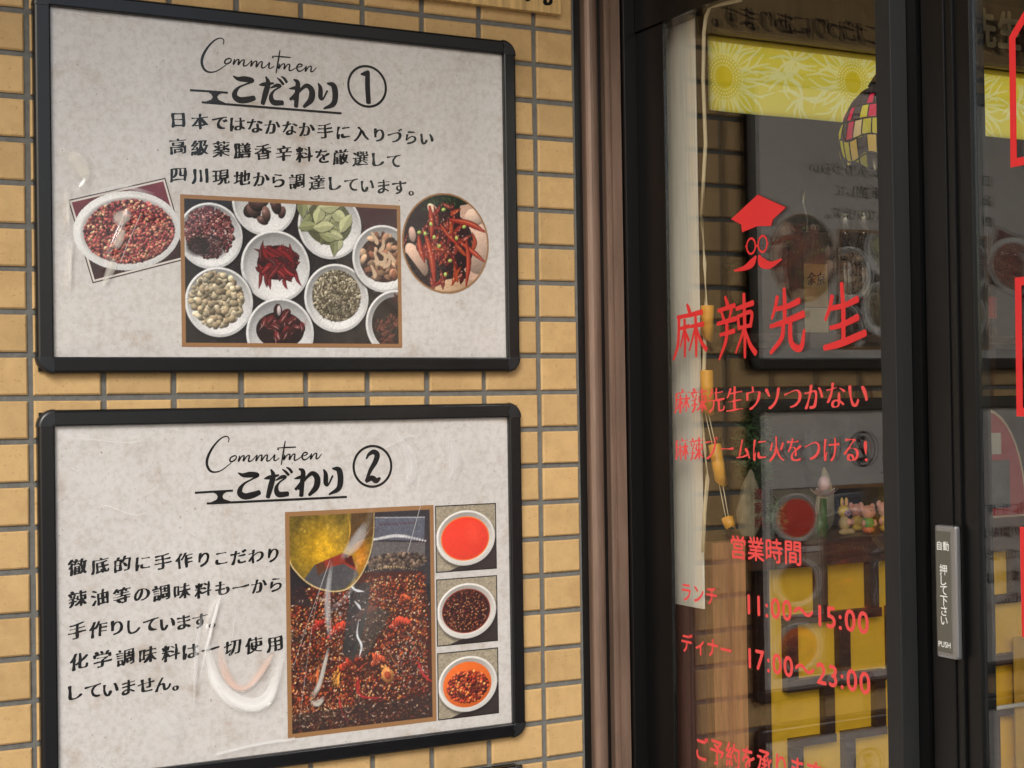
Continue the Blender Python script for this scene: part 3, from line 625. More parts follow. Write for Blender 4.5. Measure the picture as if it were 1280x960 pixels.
def pic_oval():
    X0, Z0 = .035, .6655-.027-.575; c = Cv(180, 188, (.60,.44,.28), seed=21); g = c.rng
    c.clipell(90, 94, 85.5, 89.5); c.ell(90, 94, 90, 94, col=(.15,.09,.09), sh=0); c.ell(95, 172, 50, 26, col=(.10,.14,.09), sh=.3)
    for k in range(40): x, y = 92+g.normal(0,25), 168+g.normal(0,9); c.ell(x, y, 5, 1.2, g.uniform(0,3), np.array((.16,.24,.13))*g.uniform(.6,1.5), .3)
    c.poly([(120,165),(150,172),(182,120),(176,40),(140,20),(120,60)], (.80,.66,.58)); c.ell(150, 90, 34, 52, .2, (.82,.70,.62), .3); c.ell(150, 145, 20, 16, 0, (.85,.74,.66), .3)
    c.ell(30, 62, 34, 16, -1.0, (.82,.69,.61), .3); c.ell(105, 14, 48, 15, .1, (.80,.67,.54), .4); c.ell(66, 152, 17, 9, -.9, (.84,.74,.64), .4); c.ell(22, 108, 7, 14, .1, (.82,.68,.62), .3)
    for k in range(4): c.stroke([(66+k*12,12),(90+k*10,18),(120+k*8,12)], [.7,.7], (.66,.52,.40))
    c.poly([(0,70),(10,74),(72,0),(0,0)], (.13,.07,.09)); c.ell(95, 95, 52, 58, .2, (.17,.06,.07), .2)
    cols = [(.54,.14,.10),(.42,.10,.10),(.66,.26,.13),(.32,.07,.08),(.52,.19,.16)]
    for k in range(60):
        a = g.normal(1.5,.6); x, y = 88+g.normal(0,29), 98+g.normal(0,32); L = g.uniform(10,22); col = np.array(cols[g.integers(5)]); b = g.normal(0,3)
        p = [(x-L*math.cos(a),y-L*math.sin(a)),(x+b,y),(x+L*math.cos(a),y+L*math.sin(a))]
        c.stroke(p, [1.4,4.3,4.8,3.2,.9], col*.45, None, 8); c.stroke([(q[0]-.5,q[1]+.4) for q in p], [1,3.2,3.7,2.3,.6], col, None, 8)
        for q in range(4): t = g.uniform(.1,.9); c.ell(x+(t-.5)*2*L*math.cos(a)*.7+g.normal(0,1), y+(t-.5)*2*L*math.sin(a)*.7, g.uniform(.6,1.6), col=(.90,.62,.50), sh=0, alpha=.75)
    for p, w in (([(58,160),(62,130),(60,100)],5),([(50,105),(60,70),(66,15)],7),([(35,105),(38,80),(46,58)],5),([(118,98),(145,80),(170,62)],5),([(100,138),(140,132),(172,118)],6),([(132,100),(136,60),(130,14)],5),([(80,128),(96,108),(120,88)],4)):
        c.stroke(p, [w*.5,w,w,w*.3], (.45,.08,.07), None, 12); c.stroke([(q[0]-.8,q[1]+.6) for q in p], [w*.35,w*.72,w*.7,w*.15], (.64,.20,.12), (.88,.54,.38), 12)
    for k in range(46): x, y = 88+g.normal(0,32), 98+g.normal(0,36); c.ell(x, y, g.uniform(.7,1.8), g.uniform(.6,1.2), g.uniform(0,3), (.90,.78,.70), 0, alpha=.8)
    for x, y in ((36,112),(48,110),(66,104),(98,62),(76,88),(88,36),(128,126),(112,104),(86,156),(60,128)): c.ell(x, y, 4.2, 3.2, g.uniform(0,3), (.72,.80,.42), .4)
    c.clip = None; c.grain(.12, 2)
    c.mesh('photo_print', lambda u, v: (X0+.710-.090+u/1000, np.full_like(u, YW-.0090-.0010), Z0+.214-.094+v/1000), M_print, sh1, keep=lambda X, Y: ((X-90)/89.5)**2+((Y-94)/93.5)**2 < 1)
pic_oval()
# ---- printed photographs, poster two
Z2 = -.0195-.027-.575
def pic_pot():
    c = Cv(286, 395, (.13,.11,.12), seed=31); g = c.rng; H, W = c.a.shape[:2]
    # glass pot side, upper right
    c.poly([(165,395),(286,395),(286,250),(150,250)], (.20,.18,.20)); c.poly([(170,378),(268,374),(266,330),(168,338)], (.36,.37,.42)); c.poly([(170,378),(268,374),(268,372),(170,376)], (.66,.66,.68))
    for k in range(9): x = 178+k*8; c.stroke([(x,366),(x+3,363),(x+6,365)], [.6,.9,.5], (.36,.20,.24))
    c.stroke([(168,338),(215,342),(268,330)], [2.6,3.2,2], (.80,.80,.80)); c.poly([(166,334),(268,327),(266,285),(156,285)], (.38,.36,.36))
    c.scatter(350, 212, 296, 60, 4, [(.33,.27,.24),(.42,.34,.28),(.22,.17,.16),(.5,.42,.35)], 1.4, .4, ry=14); c.stroke([(150,281),(200,287),(250,278)], [1,1.4,.8], (.78,.68,.46))
    # boiling oil full of flakes
    c.poly([(0,258),(60,262),(150,280),(262,276),(275,200),(286,0),(0,0)], (.27,.12,.09))
    for dens, sz, cs in ((2600,3.4,[(.44,.18,.12),(.30,.12,.09),(.54,.24,.13),(.22,.12,.10)]),(4200,1.9,[(.72,.34,.17),(.56,.22,.14),(.84,.54,.28),(.40,.16,.11),(.24,.12,.10),(.68,.28,.17),(.82,.66,.48)])):
        px, py = g.random(dens)*270, g.random(dens)*270
        for x, y in zip(px, py):
            if y > 262-.0*x+12*(x > 150) or (x > 150 and y > 276): continue
            wgt = math.exp(-((x-60)/75)**2-((y-110)/85)**2)+math.exp(-((x-205)/50)**2-((y-205)/65)**2)+.6
            if g.random() > wgt: continue
            col = np.array(cs[g.integers(len(cs))])*(.7+.6*g.random()); z = sz*(.6+.7*g.random()); c.ell(x, y, z, z*.7, g.uniform(0,3), col, .5)
    for k in range(60): c.ell(g.uniform(5,270), g.uniform(10,235), g.uniform(6,16), g.uniform(5,11), g.uniform(0,3), (.20,.17,.15), 0, alpha=.26, soft=10)
    # chilli pieces
    for x, y, rx, ry, a, col in ((100,182,26,9,.45,(.78,.24,.15)),(60,190,16,9,.6,(.72,.22,.16)),(150,205,22,10,.5,(.86,.32,.18)),(216,182,20,11,.15,(.80,.30,.20)),(118,120,26,9,.5,(.76,.26,.16)),(172,118,13,14,.3,(.84,.38,.24)),(190,92,11,15,.5,(.80,.56,.30)),(88,88,8,20,-.35,(.86,.60,.28)),(50,98,7,17,-.4,(.78,.40,.20)),(225,224,12,10,.3,(.80,.36,.20))):
        
        for q in range(7):
            t = q/6-.5; bx_, by_ = x+t*1.7*rx*math.cos(a)-math.sin(a)*ry*.5*math.cos(3.1*t), y+t*1.7*rx*math.sin(a)+math.cos(a)*ry*.5*math.cos(3.1*t); w_ = ry*(1.0-1.5*abs(t)**1.5)*g.uniform(.7,1.1)
            c.ell(bx_, by_-1.2, rx*.26+1, w_+1, a+g.normal(0,.3), (.20,.07,.06), 0, alpha=.7); c.ell(bx_, by_, rx*.26, w_, a+g.normal(0,.15), np.array(col)*g.uniform(.88,1.05), .35)
        for k in range(14): c.ell(x+g.normal(0,rx*.5), y+g.normal(0,ry*.5), 1.2, .8, g.uniform(0,3), np.array(col)*g.choice([.6,1.25]), 0, alpha=.6)
    c.ell(190, 92, 11, 15, .5, (.78,.52,.28), .4); c.ell(190, 92, 6, 8, .5, (.62,.26,.16), .3)
    for p in ([(96,62),(100,40),(112,16)],[(132,95),(136,62),(180,52)],[(250,110),(262,85),(278,72)]): c.stroke(p, [1.6,2.8,2.2,1], (.62,.12,.14), (.84,.36,.34), 14)
    c.stroke([(180,150),(195,130),(204,112)], [.9,1,.6], (.78,.52,.34))
    # clear poured stream
    c.poly([(122,262),(160,262),(150,200),(124,120),(104,140),(112,205)], (.16,.17,.18), .82); c.poly([(150,225),(200,205),(150,130),(120,128)], (.22,.23,.22), .65)
    for p in ([(135,195),(132,170),(140,150),(136,132)],[(118,262),(130,250),(146,246)],[(128,230),(135,222),(140,214)]): c.stroke(p, [.8,1.8,2.2,.8], (.88,.90,.92))
    c.scatter(90, 235, 110, 36, 2.4, [(.62,.58,.55),(.45,.40,.38),(.74,.68,.62)], 3, .2, ry=55); c.scatter(160, 60, 45, 55, 1.7, [(.72,.58,.44),(.5,.3,.2)], 1.5, .3, ry=22)
    c.poly([(0,40),(286,50),(286,0),(0,0)], (.17,.15,.15), .55)
    # ladle pouring golden oil
    lad = [(6,312),(14,296),(36,272),(62,257),(92,250),(120,256),(142,278),(158,310),(166,345),(167,388),(6,388)]
    c.poly(lad, (.47,.39,.13)); P = np.array(lad)
    X, Y = np.meshgrid((np.arange(W)+.5)/2, (np.arange(H)+.5)/2); gl = np.exp(-((X-70)/45)**2-((Y-325)/42)**2); gr = np.exp(-((X-142)/16)**2-((Y-310)/35)**2)
    ins = np.zeros((H, W), bool)
    for (x0, y0), (x1, y1) in zip(P, np.roll(P, -1, 0)): cc = (y0 > Y) != (y1 > Y); ins ^= cc & (X < (x1-x0)*(Y-y0)/((y1-y0) or 1e-9)+x0)
    n = vnoise(H, W, 24, g)*.6+vnoise(H, W, 9, g)*.4; k = ins[...,None]
    c.a = np.where(k, c.a*(.62+.6*n[...,None])+gl[...,None]*np.array((.42,.30,.0))+gr[...,None]*np.array((.36,.14,.0)), c.a)
    c.a = np.clip(c.a, 0, 1); c.poly([(124,388),(167,388),(166,345),(132,335),(118,322),(122,360)], (.30,.20,.13), .72)
    c.stroke([(118,384),(121,355),(112,322)], [.6,1.4,.6], (.85,.66,.25)); c.stroke([(112,320),(140,336),(163,360)], [.7,1,.7], (.80,.62,.46))
    c.poly([(32,274),(54,300),(106,317),(124,311),(136,276),(110,254),(88,251),(60,258)], (.31,.30,.31)); c.poly([(54,300),(106,317),(124,311),(134,282),(108,298),(84,294),(60,280)], (.56,.20,.14)); c.poly([(54,300),(60,280),(76,290),(70,304)], (.36,.22,.14)); c.poly([(108,316),(124,311),(130,290),(112,300)], (.30,.09,.08))
    for k in range(20): c.ell(g.uniform(14,120), g.uniform(300,380), g.uniform(1,3.5), col=(.92,.78,.34), sh=.2, alpha=.35)
    c.stroke([(6,312),(14,296),(36,272),(62,257),(92,250),(120,256),(142,278),(158,310),(166,345),(168,388)], [1.2,1.4,1.4,1.2], (.84,.74,.52), None, 14)
    for k in range(70): x, y = 100+g.normal(0,26), 232+g.normal(0,12); c.ell(x, y, g.uniform(.6,2.2), col=(.78,.78,.78), sh=.3, alpha=.6)
    c.poly([(0,300),(30,268),(50,225),(0,235)], (.16,.13,.15), .8)
    stm = np.exp(-((X-150-.25*(Y-230))/38)**2-((Y-225)/70)**2)[...,None]; c.a = c.a*(1-.26*stm)+np.array((.62,.60,.60))*.26*stm
    for k in range(260): x, y = g.uniform(8,275), g.uniform(15,240); c.stroke([(x,y),(x+g.normal(0,2),y+g.normal(0,1.5)),(x+g.normal(0,4),y+g.normal(0,2.5))], [.3,.7,.3], (.90,.80,.72), None, 4)
    c.a = (c.a+np.roll(c.a,1,0)+np.roll(c.a,1,1)+np.roll(c.a,(1,1),(0,1)))/4
    c.clip = None; c.grain(.14, 2); c.grain(.08, 8); c.border(8, (.60,.44,.28))
    c.mesh('photo_print', lambda u, v: (.035+.391+u/1000, np.full_like(u, YW-.0090-.0005), Z2+.0225+v/1000), M_print, sh2)
pic_pot()
def pic_small(v0, kind, seed):
    c = Cv(126, 123, (.62,.58,.50), seed=seed); g = c.rng; H, W = c.a.shape[:2]
    for k in range(8): y = 20+k*14; c.stroke([(0,y),(40,y+8*math.sin(k)),(126,y+6)], [.6,.7], (.50,.45,.37))
    c.grain(.12, 6); c.poly([(20,0),(126,0),(126,62),(105,34),(70,16)], (.20,.16,.16))
    c.ell(64, 56, 62, 52, .05, (.12,.1,.1), 0, alpha=.5, soft=10); c.ell(62, 61, 61, 51, .05, (.90,.89,.87), .10); c.ell(62, 63, 56, 45.5, .05, (.80,.78,.75), .18, light=(.2,-.9), soft=4)
    if kind == 0: c.ell(61, 60, 50, 41, .05, (.92,.50,.20), 0); c.ell(61, 60, 48, 39, .05, (.92,.25,.17), .05); c.ell(75, 70, 14, 22, .3, (.95,.36,.26), 0, alpha=.35, soft=18)
    if kind == 1:
        c.ell(61, 61, 50, 41, .05, (.55,.22,.14), 0); c.ell(61, 61, 48, 39, .05, (.20,.09,.09), .1); c.clipell(61, 61, 47, 38)
        c.scatter(620, 61, 61, 47, 1.5, [(.34,.14,.11),(.52,.22,.15),(.14,.06,.07),(.66,.42,.26),(.25,.1,.1)], 1.2, .3, .1, ry=38)
        for k in range(30): c.ell(61+g.normal(0,20), 61+g.normal(0,16), 1.1, col=(.86,.70,.52), sh=0)
    if kind == 2:
        c.ell(61, 60, 50, 42, .05, (.88,.42,.16), .1); c.clipell(61, 60, 48, 40); c.ell(62, 56, 42, 30, .05, (.66,.22,.13), .2)
        c.scatter(520, 62, 56, 42, 3.0, [(.80,.33,.18),(.66,.22,.13),(.50,.15,.11),(.90,.50,.28),(.38,.12,.1)], 1.2, .7, .25, ry=29)
        c.ell(76, 52, 12, 6, .3, (.24,.08,.08), 0, alpha=.6, soft=6); c.ell(48, 40, 10, 4, -.2, (.24,.08,.08), 0, alpha=.6, soft=6)
    c.clip = None; c.grain(.06, 2); c.border(2.3, (.07,.06,.06))
    c.mesh('photo_print', lambda u, v: (.035+.680+u/1000, np.full_like(u, YW-.0090-.0004), Z2+v0+v/1000), M_print, sh2)
for v0, k in ((.2925, 0), (.1575, 1), (.0225, 2)): pic_small(v0, k, 40+k)

# wooden-look notice above the posters
nb = empty('notice_board', (.6,0,.70), 'pale wood-grain notice with black brush lettering at the top of the tiled wall', 'sign')
bd = box('board', (.02,-.006,.727), (.9945,-.0215,1.06), mat('notice_wood', S(205,170,112), .6, var=.35, vscale=9, stretch=(9,9,.5)), nb, .0015)
text_line('text_line', 'こだわりにあります。', .53, .988, .7655, .050, on_wall(0,0,-.0215), M_ink, bd, **dict(BR, weight=.02))
text_line('text_line', '麻辣先生の', .12, .50, .80, .085, on_wall(0,0,-.0215), M_ink, bd, **dict(BR, weight=.02))

# ------------------------------------------------------------------ brown metal surround
bs = empty('door_surround', (1.08,0,GZ), 'brown metal strips between the tiled wall and the black door frame', 'trim')
def strip(name, prof, m, parent, z0=GZ, z1=2.4):
    V = []; F = []; n = len(prof)
    for z in (z0, z1): V += [(x, y, z) for x, y in prof]
    for k in range(n): F.append((k, (k+1)%n, n+(k+1)%n, n+k))
    F += [tuple(range(n))[::-1], tuple(range(n, 2*n))]
    bm = bmesh.new(); me = bpy.data.meshes.new(name); me.from_pydata(V, [], F); bm.from_mesh(me); bmesh.ops.recalc_face_normals(bm, faces=bm.faces); bm.to_mesh(me); bm.free(); return link(name, me, m, parent)
strip('gap_filler', [(1.034,-.001),(1.14,-.001),(1.14,.15),(1.034,.15)], M_black, bs)
strip('metal_strip', [(1.0485,-.0012)]+[(1.0485+.015-.015*math.cos(a), -.012-.010*math.sin(a)) for a in np.linspace(0, math.pi, 9)]+[(1.0785,-.0012)], M_brown, bs)
strip('metal_strip', [(1.0935,-.0012),(1.0935,-.016),(1.0960,-.020),(1.1000,-.020),(1.1015,-.0165),(1.1045,-.0165),(1.1060,-.021),(1.1270,-.021),(1.1285,-.019),(1.1285,-.0012)], M_brown, bs)

# ------------------------------------------------------------------ fixed shop window
sw = empty('shop_window', (1.16,-.4,GZ), 'tall fixed window pane with red lettering in a black metal frame', 'window')
box('jamb', (1.1300,-.030,GZ), (1.2000,.043,1.30), M_black, sw, .0015)
box('jamb', (1.1590,-.124,GZ), (1.1668,-.0302,.704), M_black, sw, .0012)
box('header_rail', (1.1560,-.80,.706), (1.2000,-.0305,.798), M_black, sw, .0015)
box('stile', (1.1240,-.7900,GZ), (1.1570,-.7570,.7055), M_grey, sw, .0012)
box('stile', (1.1575,-.8100,GZ), (1.1700,-.7480,.7058), M_black, sw)
box('sill', (1.1592,-.748,GZ), (1.1995,-.1242,GZ+.10), M_black, sw)
pane = box('pane', (1.1605,-.7479,GZ+.10), (1.1655,-.1241,.7058), M_glass, sw)
pg = on_glass(1.1603)
def unit(x0, x1, z0, z1): return lambda p: ((x0+(x1-x0)*p[0]/100)/1000, (z0+(z1-z0)*p[1]/100)/1000)
LOGO = {'asa': ((143,243,60,157), [[(46,103,6),(51,94,10),(56,84,8)],[(13,80,7),(50,82,8),(94,86,10)],[(19,82,9),(17,50,8),(12,22,8),(-2,-2,5)],[(23,58,6),(52,61,8)],[(37,74,8),(38,40,8),(36,3,6)],[(36,56,7),(22,22,4)],[(39,52,6),(50,33,7)],[(56,60,6),(98,63,9)],[(73,77,8),(74,40,9),(73,2,6)],[(72,58,7),(52,14,4)],[(75,58,5),(88,32,8),(106,14,10)]]),
        'ra': ((283,393,57,165), [[(24,101,6),(30,88,10)],[(4,79,7),(50,85,9)],[(13,77,6),(19,64,8)],[(41,79,8),(34,64,5)],[(1,57,7),(52,63,9)],[(8,38,6),(48,43,9)],[(28,61,9),(25,30,9),(5,-3,5)],[(54,79,7),(99,86,10)],[(75,102,8),(76,50,9),(75,-2,6)],[(58,67,8),(61,45,7)],[(58,66,6),(94,71,8),(91,48,8)],[(61,47,6),(92,50,7)],[(74,44,8),(51,6,4)],[(77,44,5),(90,18,9),(104,4,11)]]),
        'saki': ((437,532,62,166), [[(24,90,9),(18,74,8),(7,55,6)],[(22,70,8),(55,73,9),(86,80,11)],[(44,102,8),(45,75,10),(44,48,9)],[(2,42,7),(45,48,10),(98,58,12)],[(40,48,10),(35,22,10),(2,-2,7)],[(60,50,10),(60,18,11),(72,5,12),(90,5,11),(99,32,6)]]),
        'sei': ((583,683,63,163), [[(20,84,9),(14,66,8),(2,46,6)],[(16,64,8),(50,67,9),(82,75,11)],[(44,103,8),(47,60,10),(46,6,9)],[(14,32,7),(45,36,9),(82,46,11)],[(-2,0,9),(40,6,12),(99,20,11)]])}
for k, (b, st) in LOGO.items():
    V = []; F = []; ribbon_geo(st, pg, .0003, V, F, unit(*b), .00105); pyd('shop_name', V, F, M_red, pane)
hat = [(410,338),(488,306),(452,290),(446,279),(407,283),(363,277),(361,291),(331,304)]
pyd('hat_emblem', [pg(u/1000, v/1000, .0003) for u, v in hat], [tuple(range(len(hat)))], M_red, pane)
V = []; F = []; ring_geo(.3885, .2500, .0125, .004, pg, .0003, V, F, 28, .0135); ring_geo(.4215, .2505, .0125, .004, pg, .0003, V, F, 28, .0140)
ribbon_geo([[(372,251,3),(377,252,3)],[(400,249,4),(410,249,4)],[(433,251,3),(438,250,3)]], pg, .00035, V, F, lambda p: (p[0]/1000, p[1]/1000), .001); pyd('glasses_emblem', V, F, M_red, pane)
V = []; F = []; ribbon_geo([[(402,230,6),(390,220,15),(368,213,9),(338,211,3)],[(411,231,6),(418,219,18),(442,212,12),(473,219,3)]], pg, .0003, V, F, lambda p: (p[0]/1000, p[1]/1000), .001); pyd('moustache_emblem', V, F, M_red, pane)
GB = dict(weight=.001, contrast=.03, smooth=3, shear=.07, wob=.016); GR = dict(weight=.018, contrast=0., smooth=4)
text_line('slogan', '麻辣先生ウソつかない', .140, .690, -.022, .048, pg, M_redpale, pane, vend=-.016, kana=1., **GB)
text_line('slogan', '麻辣ブームに火をつける!', .140, .690, -.112, .046, pg, M_redpale, pane, vend=-.103, kana=1., **GB)
text_line('opening_hours', '営業時間', .310, .516, -.2845, .044, pg, M_redpale, pane, vend=-.281, **GR)
text_line('opening_hours', 'ランチ', .150, .272, -.381, .038, pg, M_redpale, pane, vend=-.379, kana=1., **GR)
text_line('opening_hours', '11:00～15:00', .350, .680, -.381, .049, pg, M_redpale, pane, vend=-.377, **GR)
text_line('opening_hours', 'ディナー', .150, .314, -.477, .038, pg, M_redpale, pane, vend=-.472, kana=1., **GR)
text_line('opening_hours', '17:00～23:00', .350, .681, -.476, .049, pg, M_redpale, pane, vend=-.473, **GR)
text_line('booking_note', 'ご予約を承ります', .192, .560, -.668, .049, pg, M_redpale, pane, vend=-.645, kana=.95, **GR)

# ------------------------------------------------------------------ sliding door
sd = empty('sliding_door', (1.18,-1.3,GZ), 'black framed sliding glass door with a silver push plate', 'door')
box('stile', (1.1600,-.8640,GZ+.01), (1.1990,-.8180,.7055), M_black, sd, .0015)
box('stile', (1.1635,-.8780,GZ+.01), (1.1990,-.8645,.7055), M_black, sd, .001)
box('stile', (1.1690,-.9070,GZ+.01), (1.1990,-.8785,.7055), M_black, sd, .001)
box('stile', (1.1600,-1.900,GZ+.01), (1.1990,-1.820,.7055), M_black, sd, .0015)
box('bottom_rail', (1.1690,-1.8198,GZ+.01), (1.1990,-.9072,GZ+.12), M_black, sd)
box('top_rail', (1.1560,-2.59,.7062), (1.2000,-.8002,.7985), M_black, sd)
dp = box('pane', (1.1760,-1.8195,GZ+.1202), (1.1810,-.9075,.7055), M_glass, sd)
tag(box('wall_panel', (1.165,-2.59,GZ+.01), (1.195,-1.9005,.705), M_black), 'black panel closing the shopfront beyond the sliding door', 'panel')
pp = box('push_plate', (1.1480,-.8810,-.4065), (1.1602,-.8390,-.2105), mat('brushed_silver', S(168,170,172), .32, metal=.85, var=.1, vscale=8, stretch=(2,60,2)), sd, .004)
pf = box('plate_face', (1.1470,-.8725,-.3980), (1.1485,-.8425,-.2190), mat('plate_olive', S(104,102,92), .5, metal=.3), pp, .0005)
M_white = mat('white_lettering', S(235,235,230), .5)
# only thing > part > sub-part, so the wording is joined to the plate
pq = on_glass(1.1468)
text_line('plate_text', '自動', .8440, .8710, -.241, .014, pq, M_white, pp, weight=.015)
text_line('plate_text', '押して下さい', -.268, -.358, .8580, .0165, pq, M_white, pp, vertical=True, weight=.012)
text_line('plate_text', 'PUSH', .8450, .8705, -.386, .0115, pq, M_white, pp, weight=.02)
pd_ = on_glass(1.1758)
def red_frame(pts, w):
    V = []; F = []; P = np.array(pts, float)/1000; n = len(P); c = P.mean(0)
    ins = []
    for i in range(n):
        a, b, d = P[i-1], P[i], P[(i+1)%n]; e1 = (b-a)/np.hypot(*(b-a)); e2 = (d-b)/np.hypot(*(d-b)); n1 = np.array((-e1[1], e1[0])); n2 = np.array((-e2[1], e2[0])); q = (n1+n2)/(1+n1@n2); ins.append(b+q*w)
    for p in P: V.append(pd_(p[0], p[1], .0003))
    for p in ins: V.append(pd_(p[0], p[1], .0003))
    for i in range(n): F.append((i, (i+1)%n, n+(i+1)%n, n+i))
    return pyd('red_border', V, F, M_red, dp)
red_frame([(976,304),(1500,304),(1500,520),(1006,520),(978,490)], .012)
red_frame([(978,-50),(1500,-50),(1500,147),(980,147)], .012)
red_frame([(980,-362),(1500,-362),(1500,-206),(980,-206)], .012)

# ------------------------------------------------------------------ inside the shop
pil = empty('column_casing', (1.2,-.16,GZ), 'beige grooved board with dark brown lower half just inside the window', 'panel')
M_beige = mat('beige_board', S(244,239,228), .6, var=.16, vscale=10, stretch=(30,30,.6), bump=.1, bscale=40)
box('upper_board', (1.200,-.1680,-.415), (1.204,-.060,.7355), M_beige, pil)
box('lower_board', (1.200,-.1700,GZ+.05), (1.204,-.060,-.4155), mat('lower_brown', S(84,50,44), .5, var=.3, vscale=9, stretch=(30,30,.6)), pil)

ch = empty('bamboo_chime', (1.2,-.19,.70), 'cream cord with yellow bamboo pieces hanging inside the window', 'wind chime')
M_cord = mat('cream_cord', S(214,200,168), .8); M_bam = mat('yellow_bamboo', S(226,160,44), .4, var=.15, vscale=10)
gp = on_glass(1.182)
tube('cord', [gp(u/1000, v/1000) for u, v in ((352,708),(342,698),(248,709),(234,692),(227,666),(222,578),(226,457),(220,413),(210,325),(217,234),(219,152),(209,40),(197,-19),(207,-109),(214,-168),(203,-229),(196,-304))], .0036, M_cord, ch, 8)
gq = on_glass(1.186)
def bamboo(pts, r):
    (u0, v0), (u1, v1) = pts; bm = bmesh.new()
    a = Vector(gq(u0/1000, v0/1000)); b = Vector(gq(u1/1000, v1/1000)); tube_bm(bm, [a, a.lerp(b,.03), a.lerp(b,.5), b], [r*.97, r, r*.96, r], 14)
    vs = sorted(bm.verts, key=lambda v: v.co.z)[:14]          # slanted foot
    for v in vs: v.co.z += (v.co.y-b.y)*1.0
    bmesh.ops.recalc_face_normals(bm, faces=bm.faces); from_bm('bamboo_piece', bm, M_bam, ch, True)
bamboo([(217,157),(215,102)], .0125); bamboo([(211,36),(213,-36)], .0125); bamboo([(233,-103),(251,-170)], .0120); bamboo([(268,-236),(277,-254)], .0110)
for p in ([(213,100),(208,36)],[(204,-42),(226,-104)],[(214,-42),(236,-104)],[(244,-172),(264,-236)],[(254,-168),(273,-236)]):
    tube('string', [gq(u/1000, v/1000) for u, v in p], .0009, M_cord, ch, 5)

def at(Y): return lambda x, z, l=0.: (x, Y-l, z)
# lattice cabinet, front at Y = .30
cb = empty('lattice_cabinet', (2.1,.35,GZ), 'dark wooden cabinet with amber panels behind square fretwork', 'cabinet')
box('carcass', (1.700,.330,GZ+.05), (2.70,.55,-.415), M_wood, cb)
box('cabinet_top', (1.655,.285,-.4148), (2.72,.56,-.352), M_woodh, cb, .004)
box('amber_panel', (1.715,.322,GZ+.10), (2.69,.3298,-.416), M_amber, cb)
def bar(x0, x1, z0, z1, y=.300): box('lattice_bar', (x0, y, z0), (x1, .3215, z1), M_wood if (z1-z0) > (x1-x0) else M_woodh, cb, .002)
bar(1.7005, 1.7165, GZ+.06, -.4155)
for k in range(3):
    g0 = k*.316
    for q in (0, .158):
        x = g0+q
        if x > .8: continue
        bar(1.8595+x, 1.8895+x, -.5275, -.4157)                      # short uprights under the top
        bar(1.764+x, 1.798+x, -.6785, -.5505)
        bar(1.874+x, 1.905+x, -.8165, -.7075)
        bar(1.764+x, 1.906+x, -.7070, -.6790, .2985)
        bar(1.776+x, 1.907+x, -.8365, -.8170, .2985)
        bar(1.776+x, 1.808+x, -1.02, -.8370)
    bar(1.764+g0, min(2.054+g0, 2.69), -.5500, -.5280, .2985)
bar(1.7166, 2.70, -1.06, -1.0205, .2985)
tube('rail', [(2.20,.275,-.806),(2.70,.275,-.806)], .006, mat('white_rail', S(222,218,210), .4), cb, 8)
wp = box('wooden_post', (1.556,.30,GZ+.05), (1.650,.34,-.345), M_oak, None, .003); tag(wp, 'orange wooden board standing beside the lattice cabinet', 'board')
wp2 = box('dark_post', (1.640,.345,GZ+.05), (1.699,.40,-.34), M_wood, None, .003); tag(wp2, 'dark wooden upright between the orange board and the cabinet', 'board')
st = box('side_counter', (1.30,.345,GZ+.05), (1.639,.56,-.352), M_wood, None, .003); tag(st, 'dark wooden counter behind the orange board, carrying the carved stone', 'counter')

# ornaments on the cabinet
TOP = -.352
M_stone = mat('river_stone', S(176,164,136), .8, var=.45, vscale=24, bump=.6, bscale=40, stretch=(1,1,.5))
def stone(name, x, y, w, h, label, seed):
    rt = empty(name, (x,y,TOP), label, 'stone'); bm = bmesh.new(); bmesh.ops.create_icosphere(bm, subdivisions=4, radius=1.); rr = random.Random(seed)
    for v in bm.verts:
        t = (v.co.z+1)/2; k = 1-.55*t**2.2; n = 1+.06*math.sin(v.co.x*7+seed)+.05*math.sin(v.co.z*9+v.co.y*5+seed)
        v.co = Vector((x+v.co.x*w*k*n+.01*t*math.sin(seed), y+v.co.y*w*.6*k*n, TOP-.004+t*h))
    from_bm('body', bm, M_stone, rt, True); return rt
s1 = stone('carved_stone', 1.712, .37, .036, .172, 'tall grey-brown stone carved with dark red characters', 1)
s2 = stone('small_stone', 2.016, .46, .030, .165, 'smaller pointed stone behind the pink lotus', 3)
M_dred = mat('carved_red', S(120,34,34), .7)
text_line('carving', '逸家欣', -.225, -.325, 1.724, .028, at(.3452), M_dred, s1, vertical=True, weight=.012)
def bush(name, c, r, n, col, label, seed, leaf=.02):
    rt = empty(name, (c[0],c[1],TOP), label, 'plant'); rr = random.Random(seed); V = []; F = []
    tube('stem', [(c[0],c[1],TOP), (c[0]+.004,c[1],c[2])], .004, M_wood, rt, 6)
    for _ in range(n):
        d = Vector((rr.gauss(0,1), rr.gauss(0,1), rr.gauss(0,1))).normalized(); p = Vector(c)+Vector((d.x*r[0], d.y*r[1], d.z*r[2]))*rr.random()**.4
        a = Vector((rr.gauss(0,1), rr.gauss(0,1), rr.gauss(0,.6))).normalized(); b = a.cross(d+Vector((.1,.2,.3))).normalized(); L = leaf*rr.uniform(.6,1.3); k = len(V)
        V += [p-a*L, p+b*L*.25, p+a*L, p-b*L*.25]; F.append((k,k+1,k+2,k+3))
    pyd('foliage', V, F, mat(name+'_leaf', col, .55, var=.4, vscale=40), rt)
bush('pine_bonsai', (1.798,.46,-.14), (.05,.04,.10), 1100, S(66,98,58), 'dark green bushy plant behind the carved stone', 5, .018)
bush('small_plant', (1.815,.40,-.30), (.028,.025,.045), 300, S(70,110,60), 'low green plant right of the carved stone', 9, .012)
